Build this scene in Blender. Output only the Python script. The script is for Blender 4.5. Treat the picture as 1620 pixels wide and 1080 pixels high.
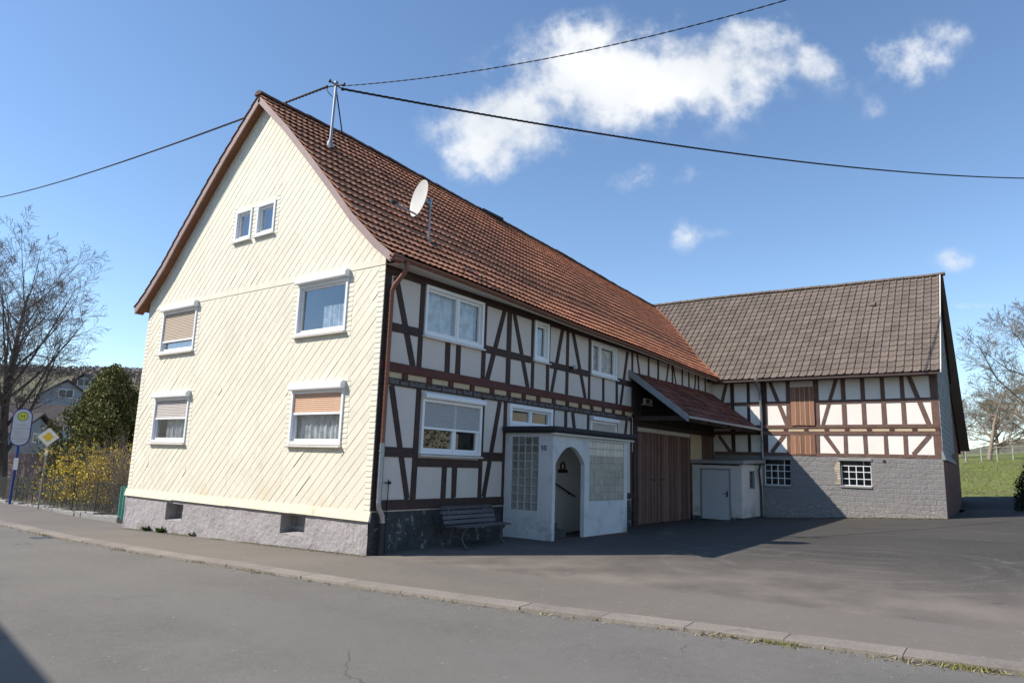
import bpy, bmesh, math, random
import numpy as np
from mathutils import Vector, Matrix, noise as mnoise
for o in list(bpy.data.objects): bpy.data.objects.remove(o)
SC = bpy.context.scene; COL = SC.collection
R = math.radians
random.seed(7)
# ------------------------------------------------------------------ camera
CAM = Vector((-9.405, -10.204, 1.8))
YAW, PIT, ROL = R(36.5022), R(9.9744), R(1.8647)
fw = Vector((math.cos(PIT)*math.cos(YAW), math.cos(PIT)*math.sin(YAW), math.sin(PIT)))
rt = Vector((math.sin(YAW), -math.cos(YAW), 0)); up = rt.cross(fw)
cr = rt*math.cos(ROL) + up*math.sin(ROL); cu = -rt*math.sin(ROL) + up*math.cos(ROL)
cd = bpy.data.cameras.new('camera'); cam = bpy.data.objects.new('camera', cd); COL.objects.link(cam)
cd.sensor_width = 36; cd.lens = 1099.9*36/1620; cd.clip_end = 3000; cd.clip_start = 0.05
cam.matrix_world = Matrix(((cr.x, cu.x, -fw.x, CAM.x), (cr.y, cu.y, -fw.y, CAM.y), (cr.z, cu.z, -fw.z, CAM.z), (0, 0, 0, 1)))
SC.camera = cam
# ------------------------------------------------------------------ light
SUN = Vector((-0.94, 1.0, 1.2)).normalized()          # towards the sun
EL = math.asin(SUN.z); AZ = math.atan2(SUN.x, SUN.y)
sd = bpy.data.lights.new('sun', 'SUN'); sd.energy = 4.6; sd.angle = R(0.5); sd.color = (1.0, 0.935, 0.845)
so = bpy.data.objects.new('sun', sd); COL.objects.link(so)
so.rotation_euler = (-SUN).to_track_quat('-Z', 'Y').to_euler(); so.location = (-30, 30, 40)
SC.view_settings.view_transform = 'Standard'; SC.view_settings.look = 'None'
SC.view_settings.exposure = 0.45; SC.view_settings.gamma = 1
W = bpy.data.worlds.new('World'); SC.world = W; W.use_nodes = True
nt = W.node_tree; N = nt.nodes; LK = nt.links.new
for n in list(N): N.remove(n)
wo = N.new('ShaderNodeOutputWorld'); bg = N.new('ShaderNodeBackground'); LK(bg.outputs[0], wo.inputs[0])
sky = N.new('ShaderNodeTexSky'); sky.sky_type = 'NISHITA'; sky.sun_disc = False
sky.sun_elevation = EL; sky.sun_rotation = AZ; sky.air_density = 1.0; sky.dust_density = 0.0; sky.ozone_density = 2.5; sky.altitude = 250
bg.inputs[1].default_value = 0.142
def wm(op, a, b=None, c=None, clamp=False):
    n = N.new('ShaderNodeMath'); n.operation = op; n.use_clamp = clamp
    for i, v in enumerate((a, b, c)):
        if v is None: continue
        if isinstance(v, (int, float)): n.inputs[i].default_value = v
        else: LK(v, n.inputs[i])
    return n.outputs[0]
tc = N.new('ShaderNodeTexCoord')
def wdot(v):
    n = N.new('ShaderNodeVectorMath'); n.operation = 'DOT_PRODUCT'; LK(tc.outputs['Generated'], n.inputs[0]); n.inputs[1].default_value = v
    return n.outputs['Value']
# cloud field laid out on a plane in the south-eastern sky (world directions only)
cf, cx_, cy_ = wdot(fw), wdot(cr), wdot(cu)
cfm = wm('MAXIMUM', cf, 0.02)
U = wm('DIVIDE', cx_, cfm); V = wm('DIVIDE', cy_, cfm)
comb = N.new('ShaderNodeCombineXYZ'); LK(U, comb.inputs[0]); LK(V, comb.inputs[1])
def wnoise(scale, det, rough, off):
    n = N.new('ShaderNodeTexNoise'); n.inputs['Scale'].default_value = scale; n.inputs['Detail'].default_value = det; n.inputs['Roughness'].default_value = rough
    a = N.new('ShaderNodeVectorMath'); a.operation = 'ADD'; LK(comb.outputs[0], a.inputs[0]); a.inputs[1].default_value = off
    LK(a.outputs[0], n.inputs['Vector']); return n.outputs['Fac']
n1 = wnoise(8.0, 10, .60, (3.1, 1.7, .4)); n2 = wnoise(30, 7, .6, (7.7, 2.2, 1.4)); n3 = wnoise(4.5, 4, .5, (1.2, 5.5, 2.0))
CL = [(965,125,200,72,1.0),(800,185,110,62,1.0),(765,240,60,42,.9),(1110,110,130,75,1.0),(925,60,75,38,.85),(1190,60,75,42,.75),(1295,98,66,34,.58),(1440,95,74,45,.64),
      (1500,55,50,26,.4),(1385,168,24,28,.30),(1028,284,60,26,.48),(1092,276,30,18,.42),(1080,370,30,30,.44),(1512,412,32,20,.5),(1540,485,40,8,.35),(1210,279,30,8,.3),(1120,368,40,12,.25),(1330,130,60,40,.3)]
dens = None
for (px, py, rx, ry, st) in CL:
    u0, v0 = (px-810)/1100, -(py-540)/1100
    a = wm('DIVIDE', wm('SUBTRACT', U, u0), rx/1100); b = wm('DIVIDE', wm('SUBTRACT', V, v0), ry/1100)
    rr = wm('ADD', wm('MULTIPLY', a, a), wm('MULTIPLY', b, b))
    e = wm('MULTIPLY', wm('POWER', 2.718, wm('MULTIPLY', rr, -0.9)), st)
    dens = e if dens is None else wm('SMOOTH_MAX', dens, e, 0.12)
nz = wm('ADD', wm('MULTIPLY', wm('SUBTRACT', n1, .5), 2.3), wm('MULTIPLY', wm('SUBTRACT', n2, .5), .85))
raw = wm('ADD', dens, wm('MULTIPLY', nz, wm('MINIMUM', wm('MULTIPLY', dens, 2.6), 1.0)))
mr = N.new('ShaderNodeMapRange'); mr.interpolation_type = 'SMOOTHSTEP'; LK(raw, mr.inputs[0])
mr.inputs[1].default_value = .16; mr.inputs[2].default_value = 1.0; mr.inputs[3].default_value = 0; mr.inputs[4].default_value = .97
alpha = wm('MULTIPLY', mr.outputs[0], wm('GREATER_THAN', cf, .05))
ccr = N.new('ShaderNodeValToRGB'); LK(wm('ADD', wm('MULTIPLY', n3, .6), wm('MULTIPLY', n1, .5)), ccr.inputs[0])
ccr.color_ramp.elements[0].position = .38; ccr.color_ramp.elements[0].color = (.60, .64, .69, 1)
ccr.color_ramp.elements[1].position = .66; ccr.color_ramp.elements[1].color = (.84, .85, .86, 1)
csc = N.new('ShaderNodeVectorMath'); csc.operation = 'SCALE'; LK(ccr.outputs[0], csc.inputs[0]); csc.inputs['Scale'].default_value = 6.6
mixc = N.new('ShaderNodeMix'); mixc.data_type = 'RGBA'; LK(alpha, mixc.inputs[0]); hs = N.new('ShaderNodeHueSaturation'); hs.inputs['Saturation'].default_value = 1.04; LK(sky.outputs[0], hs.inputs['Color']); LK(hs.outputs[0], mixc.inputs[6]); LK(csc.outputs[0], mixc.inputs[7])
LK(mixc.outputs[2], bg.inputs[0])

# ------------------------------------------------------------------ materials
def newmat(name):
    m = bpy.data.materials.new(name); m.use_nodes = True
    return m, m.node_tree.nodes, m.node_tree.links.new, m.node_tree.nodes['Principled BSDF']
def nmath(nodes, link, op, a, b=None, clamp=False):
    n = nodes.new('ShaderNodeMath'); n.operation = op; n.use_clamp = clamp
    for i, v in enumerate((a, b)):
        if v is None: continue
        if isinstance(v, (int, float)): n.inputs[i].default_value = v
        else: link(v, n.inputs[i])
    return n.outputs[0]
def nnoise(nodes, link, vec, scale, det=5, rough=.6, w=None):
    n = nodes.new('ShaderNodeTexNoise'); n.inputs['Scale'].default_value = scale; n.inputs['Detail'].default_value = det; n.inputs['Roughness'].default_value = rough
    if vec is not None: link(vec, n.inputs['Vector'])
    return n.outputs['Fac']
def nrange(nodes, link, v, a, b, c=0., d=1.):
    n = nodes.new('ShaderNodeMapRange'); n.interpolation_type = 'SMOOTHSTEP'; link(v, n.inputs[0])
    for i, x in enumerate((a, b, c, d)): n.inputs[i+1].default_value = x
    return n.outputs[0]
def nmix(nodes, link, fac, a, b, blend='MIX'):
    n = nodes.new('ShaderNodeMix'); n.data_type = 'RGBA'; n.blend_type = blend
    for i, v in ((0, fac), (6, a), (7, b)):
        if isinstance(v, (int, float)): n.inputs[i].default_value = v
        elif isinstance(v, tuple): n.inputs[i].default_value = (*v, 1) if len(v) == 3 else v
        else: link(v, n.inputs[i])
    return n.outputs[2]
def mat(name, base, rough=.8, var=.15, scale=2.5, fine=.1, fscale=30, rnd=0., spec=.3, metal=0., bump=0., bscale=60, stains=(), stretch=None, bdist=.01, grad=None, low=None):
    m, nd, lk, bs = newmat(name)
    t = nd.new('ShaderNodeTexCoord'); vec = t.outputs['Object']
    if stretch:
        mp = nd.new('ShaderNodeMapping'); mp.inputs['Scale'].default_value = stretch; lk(vec, mp.inputs[0]); vec = mp.outputs[0]
    f = nmath(nd, lk, 'MULTIPLY', nmath(nd, lk, 'SUBTRACT', nnoise(nd, lk, vec, scale), .5), var*4)
    g = nmath(nd, lk, 'MULTIPLY', nmath(nd, lk, 'SUBTRACT', nnoise(nd, lk, vec, fscale, 3), .5), fine*4)
    s = nmath(nd, lk, 'ADD', nmath(nd, lk, 'ADD', f, g), 1.0)
    if rnd:
        a = nd.new('ShaderNodeAttribute'); a.attribute_name = 'rnd'
        s = nmath(nd, lk, 'ADD', s, nmath(nd, lk, 'MULTIPLY', nmath(nd, lk, 'SUBTRACT', a.outputs['Fac'], .5), rnd*2))
    s = nmath(nd, lk, 'MAXIMUM', s, .15)
    sc = nd.new('ShaderNodeVectorMath'); sc.operation = 'SCALE'; sc.inputs[0].default_value = base; lk(s, sc.inputs['Scale'])
    col = sc.outputs[0]
    if grad:
        sx = nd.new('ShaderNodeSeparateXYZ'); lk(t.outputs['Object'], sx.inputs[0])
        gq = nd.new('ShaderNodeVectorMath'); gq.operation = 'SCALE'; gq.inputs[0].default_value = grad[0]; lk(s, gq.inputs['Scale'])
        col = nmix(nd, lk, nrange(nd, lk, nmath(nd, lk, 'ADD', sx.outputs[0], nmath(nd, lk, 'MULTIPLY', f, 6.)), grad[1], grad[2], 0, grad[3]), col, gq.outputs[0])
    if low:     # weathering that climbs from the foot of the wall, broken up by noise
        sz = nd.new('ShaderNodeSeparateXYZ'); lk(t.outputs['Object'], sz.inputs[0])
        k = nmath(nd, lk, 'MULTIPLY', nrange(nd, lk, sz.outputs[2], low[1], low[2], 0, low[3]), nrange(nd, lk, nnoise(nd, lk, t.outputs['Object'], 1.1, 6, .6), .48, .68, 0, 1))
        col = nmix(nd, lk, k, col, low[0])
    for (c, ssc, lo, hi, st) in stains:
        k = nrange(nd, lk, nnoise(nd, lk, vec, ssc, 8, .65), lo, hi, 0, st)
        col = nmix(nd, lk, k, col, c)
    lk(col, bs.inputs['Base Color'])
    bs.inputs['Roughness'].default_value = rough; bs.inputs['Specular IOR Level'].default_value = spec; bs.inputs['Metallic'].default_value = metal
    if bump:
        b = nd.new('ShaderNodeBump'); b.inputs['Strength'].default_value = bump; b.inputs['Distance'].default_value = bdist
        lk(nnoise(nd, lk, vec, bscale, 6), b.inputs['Height']); lk(b.outputs[0], bs.inputs['Normal'])
    return m
MT = {}
MT['slate'] = mat('cream_slate', (.745, .695, .560), .75, .04, .7, .03, 25, rnd=.05, low=((.66, .52, .33), 1.6, .75, .5), stains=[((.50, .38, .22), .9, .60, .80, .55), ((.62, .52, .36), 3.0, .62, .8, .4)], bump=.15, bscale=90)
MT['slate_edge'] = mat('cream_board', (.74, .68, .52), .7, .08, 1.5, .04, 20, stains=[((.50, .40, .26), 2, .56, .75, .6)])
MT['plaster'] = mat('rough_grey_plaster', (.36, .335, .335), .9, .14, 1.4, .10, 18, bump=1.0, bscale=7, bdist=.05, low=((.17, .165, .12), .10, -.2, .8), stains=[((.24, .22, .20), 2.2, .58, .75, .6), ((.46, .44, .43), 6, .6, .75, .5)])
MT['darkstone'] = mat('dark_painted_stone', (.062, .063, .066), .85, .3, 1.8, .25, 14, bump=1.0, bscale=8, bdist=.03, stains=[((.030, .030, .032), 1.6, .48, .66, .6), ((.28, .28, .26), 5.5, .575, .63, .75), ((.16, .155, .14), 2.2, .58, .75, .6)])
MT['infill'] = mat('off_white_infill', (.615, .555, .505), .9, .06, 1.2, .04, 20, bump=.25, bscale=30, stains=[((.50, .46, .40), 2.0, .6, .85, .4)])
MT['infill_barn'] = mat('pale_barn_infill', (.82, .77, .70), .9, .05, 1.2, .03, 20, bump=.2, bscale=30, stains=[((.60, .52, .42), 2.0, .62, .85, .4)])
MT['cream_panel'] = mat('cream_panel', (.55, .43, .28), .85, .1, 3)
MT['timber'] = mat('dark_brown_timber', (.056, .034, .028), .7, .28, 3, .3, 25, bump=.4, bscale=25, stretch=(1, 1, 1), stains=[((.09, .065, .055), 5, .58, .75, .5)])
MT['timber_red'] = mat('red_brown_timber', (.105, .038, .030), .7, .2, 3, .2, 25, bump=.4, bscale=25, stains=[((.05, .025, .022), 3, .55, .75, .6)])
MT['timber_barn'] = mat('weathered_barn_timber', (.150, .088, .068), .8, .28, 3, .3, 28, bump=.6, bscale=22, stains=[((.24, .17, .14), 6, .58, .72, .55), ((.07, .04, .035), 3, .55, .75, .6)])
MT['tile'] = mat('clay_pantile', (.52, .205, .110), .85, .16, .8, .16, 24, rnd=.22, stains=[((.140, .080, .055), 1.3, .52, .76, .5), ((.40, .29, .22), 6, .62, .74, .35)], bump=.3, bscale=40, grad=((.37, .180, .116), 12, -2, .9))
MT['tile_barn'] = mat('grey_brown_roof_tile', (.158, .124, .100), .85, .12, .9, .2, 22, rnd=.15, stains=[((.075, .060, .055), 1.0, .52, .76, .55), ((.21, .17, .13), 5, .62, .76, .45)], bump=.4, bscale=40)
MT['tile_canopy'] = mat('dark_red_roof_tile', (.165, .060, .040), .8, .2, 1.5, .12, 24, rnd=.4, stains=[((.06, .05, .045), 2.5, .55, .72, .6)], bump=.3, bscale=40)
MT['ridge'] = mat('mossy_ridge_tile', (.115, .068, .050), .9, .25, 2, .2, 20, stains=[((.05, .045, .03), 4, .5, .68, .7)])
MT['verge'] = mat('pinkish_grey_verge', (.33, .245, .225), .7, .1, 2, stains=[((.17, .11, .09), 3, .56, .75, .5)])
MT['brownboard'] = mat('brown_soffit_board', (.22, .095, .05), .6, .15, 2)
MT['soffit'] = mat('pale_soffit_board', (.58, .54, .49), .8, .1, 2)
MT['white'] = mat('white_plastic', (.80, .80, .80), .4, .03, 3, .01, spec=.5)
MT['whitewash'] = mat('white_rough_render', (.60, .61, .61), .9, .08, 1.2, .05, 20, bump=.8, bscale=14, bdist=.025, low=((.25, .27, .26), .95, .05, .75), stains=[((.33, .36, .35), 2.2, .52, .76, .55), ((.42, .42, .38), 7, .60, .74, .5)])
MT['shedwall'] = mat('cream_shed_render', (.62, .57, .52), .9, .07, 1.5, low=((.28, .25, .21), .7, .1, .7), stains=[((.36, .31, .26), 2.0, .54, .8, .5)], bump=.3)
MT['shut_beige'] = mat('beige_roller_shutter', (.56, .46, .36), .6, .03, 2)
MT['shut_pale'] = mat('pale_grey_roller_shutter', (.55, .50, .46), .6, .03, 2)
MT['shut_orange'] = mat('orange_roller_shutter', (.66, .44, .30), .6, .03, 2)
MT['shut_grey'] = mat('grey_roller_shutter', (.42, .43, .44), .6, .03, 2)
MT['copper'] = mat('brown_metal_pipe', (.21, .085, .055), .45, .15, 4, metal=.0, spec=.5)
MT['zinc'] = mat('zinc_pipe', (.34, .36, .38), .42, .12, 5, metal=.6)
MT['chrome'] = mat('bright_steel', (.38, .39, .41), .3, .05, 5, metal=.9)
MT['iron'] = mat('dark_cast_iron', (.03, .03, .033), .5, .2, 5)
MT['galv'] = mat('galvanised_steel', (.30, .32, .34), .45, .1, 6, metal=.5)
MT['cable'] = mat('black_cable', (.025, .022, .022), .6, .1, 5)
MT['dish'] = mat('light_grey_dish', (.50, .50, .48), .5, .05, 3, stains=[((.42, .42, .39), 5, .58, .75, .5)])
MT['gatewood'] = mat('brown_gate_boards', (.135, .070, .055), .8, .2, 2, .25, 30, bump=.4, bscale=30, stretch=(6, 6, .7), rnd=.35)
MT['doorwood'] = mat('red_brown_door_boards', (.27, .130, .080), .7, .2, 2, .25, 30, bump=.4, bscale=30, stretch=(6, 6, .7), rnd=.3)
MT['gatestrip'] = mat('pale_cover_strips', (.24, .145, .11), .8, .2, 2, .2, 30, rnd=.4)
MT['brownpaint'] = mat('dark_brown_pipe', (.07, .045, .04), .5, .15, 4)
MT['darkboard'] = mat('dark_weatherboard', (.035, .026, .022), .85, .2, 3, .2, 25, rnd=.4)
MT['bitumen'] = mat('dark_roof_edge', (.035, .034, .036), .8, .2, 3, .1, 20, stains=[((.10, .10, .10), 5, .6, .75, .5)])
MT['benchwood'] = mat('weathered_grey_slats', (.105, .095, .100), .8, .2, 3, .25, 30, stretch=(1, 6, 6), rnd=.3)
MT['benchiron'] = mat('cast_bench_frame', (.12, .11, .11), .7, .25, 5, stains=[((.09, .05, .035), 9, .5, .65, .6)])
MT['digit'] = mat('black_enamel', (.02, .022, .03), .4, .05)
MT['paintmark'] = mat('pale_painted_letters', (.23, .23, .24), .8, .2, 8, .25, 30)
MT['lace'] = None
MT['bark'] = mat('grey_brown_bark', (.105, .082, .066), .9, .2, 1.5, .2, 8)
MT['twig'] = mat('grey_brown_twig', (.165, .138, .122), .9, .15, 1.)
MT['barkr'] = mat('pale_orchard_bark', (.24, .195, .145), .9, .2, 1.)
MT['thuja'] = mat('dark_conifer_green', (.150, .148, .045), .8, .3, .6, .2, 3, rnd=.5)
MT['bush'] = mat('deep_green_hedge', (.03, .040, .018), .8, .25, 1, .2, 5, rnd=.5)
MT['yellow'] = mat('yellow_blossom', (.72, .54, .05), .7, .15, 2, rnd=.4)
MT['budgreen'] = mat('young_green_leaf', (.17, .17, .05), .8, .2, 2, rnd=.4)
MT['weed'] = mat('green_weed_leaf', (.10, .16, .035), .7, .2, 3, rnd=.4)
MT['straw'] = mat('dry_grass_blades', (.25, .21, .12), .8, .2, 3, rnd=.6)
MT['grass'] = mat('spring_grass', (.150, .175, .045), .95, .2, .35, .3, 6, stains=[((.155, .130, .07), .5, .45, .72, .7)], bump=.6, bscale=25, bdist=.05)
MT['hillmat'] = mat('hillside_grass', (.135, .128, .070), .95, .2, .02, .12, .6, stains=[((.125, .098, .075), .03, .42, .62, .8)])
MT['wood'] = mat('bare_woodland', (.205, .170, .145), .95, .25, .03, .2, .5, rnd=.5)
MT['bluepaint'] = mat('blue_painted_steel', (.03, .065, .24), .45, .1, 4)
MT['signwhite'] = mat('white_sign_face', (.52, .56, .60), .5, .04, 4)
MT['signbright'] = mat('bright_white_sign', (.85, .86, .82), .4, .02, 4)
MT['signyellow'] = mat('yellow_sign_field', (.80, .58, .06), .5, .03, 4)
MT['signlime'] = mat('lime_yellow_sign_field', (.62, .62, .05), .5, .03, 4)
MT['signgreen'] = mat('green_sign_ring', (.12, .27, .12), .5, .03, 4)
MT['greensheet'] = mat('turquoise_corrugated_sheet', (.13, .34, .28), .6, .1, 3, stains=[((.22, .25, .2), 3, .6, .8, .4)])
MT['wire'] = mat('dark_fence_wire', (.06, .065, .06), .7, .1, 4)
MT['fencewhite'] = mat('weathered_white_rail', (.42, .40, .37), .8, .1, 4)
MT['granite'] = mat('pale_kerb_stone', (.235, .205, .175), .9, .14, 1.6, .16, 30, rnd=.12, bump=.4, bscale=40, stains=[((.12, .105, .09), 3, .55, .75, .6)])
MT['brickred'] = mat('red_brick', (.15, .075, .055), .9, .3, 3, .3, 12, bump=.6, bscale=12, bdist=.03, stains=[((.28, .25, .22), 7, .6, .72, .5), ((.06, .045, .04), 2, .5, .75, .5)])
MT['moss'] = mat('moss_and_grit', (.16, .145, .07), .95, .3, 4, .2, 30, rnd=.6)
MT['sidecl'] = mat('grey_fibre_slate', (.24, .25, .25), .8, .1, 2, rnd=.2, stains=[((.14, .14, .14), 3, .55, .75, .5)])
MT['housewall'] = mat('grey_house_render', (.30, .31, .33), .9, .06, .5)
MT['housepale'] = mat('pale_house_render', (.55, .50, .42), .9, .06, .5)
MT['houseroof'] = mat('dark_house_roof', (.075, .062, .058), .85, .15, .6, .2, 6)
MT['houseroofred'] = mat('red_house_roof', (.22, .09, .06), .85, .15, .6, .2, 6)
MT['darkglass'] = mat('dark_window', (.03, .035, .04), .15, .05, spec=.6)
MT['wallred'] = mat('reddish_garden_wall', (.20, .135, .115), .9, .15, 1, .2, 10)
MT['concrete'] = mat('grey_concrete', (.28, .27, .255), .9, .15, 2, .1, 25, stains=[((.15, .14, .13), 4, .55, .75, .6)])
MT['wreath'] = mat('dark_red_wreath', (.10, .025, .025), .8, .3, 10)
def glassmat(name, tint, refl=1.0):
    m, nd, lk, bs = newmat(name); nd.remove(bs)
    out = [n for n in nd if n.type == 'OUTPUT_MATERIAL'][0]
    g = nd.new('ShaderNodeBsdfGlossy'); g.inputs['Roughness'].default_value = .012; g.inputs['Color'].default_value = (.95, .97, 1, 1)
    t = nd.new('ShaderNodeBsdfTransparent'); t.inputs['Color'].default_value = (*tint, 1)
    f = nd.new('ShaderNodeFresnel'); ge = nd.new('ShaderNodeNewGeometry'); lk(nrange(nd, lk, ge.outputs['Backfacing'], 0, 1, 1.6, 1/1.6), f.inputs[0])
    tcx = nd.new('ShaderNodeTexCoord'); b = nd.new('ShaderNodeBump'); b.inputs['Strength'].default_value = .04; b.inputs['Distance'].default_value = .02
    lk(nnoise(nd, lk, tcx.outputs['Object'], 2.2, 1), b.inputs['Height']); lk(b.outputs[0], g.inputs['Normal'])
    k = nmath(nd, lk, 'MULTIPLY', f.outputs[0], refl, True)
    x = nd.new('ShaderNodeMixShader'); lk(k, x.inputs[0]); lk(t.outputs[0], x.inputs[1]); lk(g.outputs[0], x.inputs[2]); lk(x.outputs[0], out.inputs[0])
    return m
MT['glass'] = glassmat('window_glass', (.84, .88, .88), 1.35)
MT['glass_front'] = glassmat('sky_facing_glass', (.84, .88, .9), 2.6)
def lacemat():
    m, nd, lk, bs = newmat('lace_curtain'); out = [n for n in nd if n.type == 'OUTPUT_MATERIAL'][0]
    bs.inputs['Base Color'].default_value = (.80, .80, .80, 1); bs.inputs['Roughness'].default_value = .9
    t = nd.new('ShaderNodeBsdfTransparent'); x = nd.new('ShaderNodeMixShader')
    tx = nd.new('ShaderNodeTexCoord'); v = nd.new('ShaderNodeTexChecker'); v.inputs['Scale'].default_value = 26; lk(tx.outputs['Object'], v.inputs['Vector'])
    k = nrange(nd, lk, nnoise(nd, lk, tx.outputs['Object'], 5, 3), .3, .7, .55, .92)
    k2 = nmath(nd, lk, 'ADD', k, nmath(nd, lk, 'MULTIPLY', v.outputs['Fac'], .08), True)
    lk(k2, x.inputs[0]); lk(t.outputs[0], x.inputs[1]); lk(bs.outputs[0], x.inputs[2]); lk(x.outputs[0], out.inputs[0])
    return m
MT['lace'] = lacemat()
def blockglass(name, col, rough, trans=.6):
    m, nd, lk, bs = newmat(name); t = nd.new('ShaderNodeTexCoord')
    b = nd.new('ShaderNodeBump'); b.inputs['Strength'].default_value = .5; b.inputs['Distance'].default_value = .02
    lk(nnoise(nd, lk, t.outputs['Object'], 14, 2), b.inputs['Height']); lk(b.outputs[0], bs.inputs['Normal'])
    a = nd.new('ShaderNodeAttribute'); a.attribute_name = 'rnd'
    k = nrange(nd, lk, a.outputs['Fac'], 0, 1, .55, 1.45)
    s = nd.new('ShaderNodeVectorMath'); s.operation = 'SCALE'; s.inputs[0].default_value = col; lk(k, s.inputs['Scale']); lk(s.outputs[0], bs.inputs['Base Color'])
    bs.inputs['Roughness'].default_value = rough; bs.inputs['Specular IOR Level'].default_value = .7
    tr = nd.new('ShaderNodeBsdfTranslucent'); tr.inputs[0].default_value = (.92, .94, .92, 1); x = nd.new('ShaderNodeMixShader'); x.inputs[0].default_value = trans
    out = [n for n in nd if n.type == 'OUTPUT_MATERIAL'][0]; lk(bs.outputs[0], x.inputs[1]); lk(tr.outputs[0], x.inputs[2]); lk(x.outputs[0], out.inputs[0])
    return m
MT['gb_dark'] = blockglass('dark_glass_block', (.105, .125, .135), .12)
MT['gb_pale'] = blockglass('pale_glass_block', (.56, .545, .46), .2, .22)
def stonemat():
    m, nd, lk, bs = newmat('painted_rubble_wall'); t = nd.new('ShaderNodeTexCoord')
    mp = nd.new('ShaderNodeMapping'); mp.inputs['Rotation'].default_value = (0, R(90), R(90)); 
    sx = nd.new('ShaderNodeSeparateXYZ'); lk(t.outputs['Object'], sx.inputs[0]); cb = nd.new('ShaderNodeCombineXYZ')
    wob = nnoise(nd, lk, t.outputs['Object'], 1.7, 3)
    lk(nmath(nd, lk, 'ADD', sx.outputs[1], nmath(nd, lk, 'MULTIPLY', wob, .3)), cb.inputs[0]); lk(nmath(nd, lk, 'ADD', sx.outputs[2], nmath(nd, lk, 'MULTIPLY', wob, .16)), cb.inputs[1])
    br = nd.new('ShaderNodeTexBrick'); lk(cb.outputs[0], br.inputs['Vector']); br.inputs['Scale'].default_value = 1.0
    br.inputs['Brick Width'].default_value = .42; br.inputs['Row Height'].default_value = .17; br.inputs['Mortar Size'].default_value = .018; br.inputs['Mortar Smooth'].default_value = .6; br.offset = .43
    br.inputs['Color1'].default_value = (.222, .210, .200, 1); br.inputs['Color2'].default_value = (.205, .195, .192, 1); br.inputs['Mortar'].default_value = (.235, .222, .212, 1)
    col = nmix(nd, lk, nrange(nd, lk, nnoise(nd, lk, t.outputs['Object'], 1.3, 5), .35, .7, 0, .6), br.outputs['Color'], (.225, .205, .20))
    col = nmix(nd, lk, nrange(nd, lk, nnoise(nd, lk, t.outputs['Object'], 7, 8, .7), .64, .70, 0, .7), col, (.42, .38, .32))
    z = nrange(nd, lk, sx.outputs[2], .9, .1, 0, .16)
    col = nmix(nd, lk, nrange(nd, lk, nmath(nd, lk, 'ADD', nnoise(nd, lk, t.outputs['Object'], 11, 6), z), .67, .76, 0, .55), col, (.40, .34, .26))
    lk(col, bs.inputs['Base Color']); bs.inputs['Roughness'].default_value = .9
    hgt = nmath(nd, lk, 'ADD', nmath(nd, lk, 'MULTIPLY', br.outputs['Fac'], -.28), nnoise(nd, lk, t.outputs['Object'], 9, 6))
    b = nd.new('ShaderNodeBump'); b.inputs['Strength'].default_value = .9; b.inputs['Distance'].default_value = .035; lk(hgt, b.inputs['Height']); lk(b.outputs[0], bs.inputs['Normal'])
    return m
MT['stone'] = stonemat()
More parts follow.
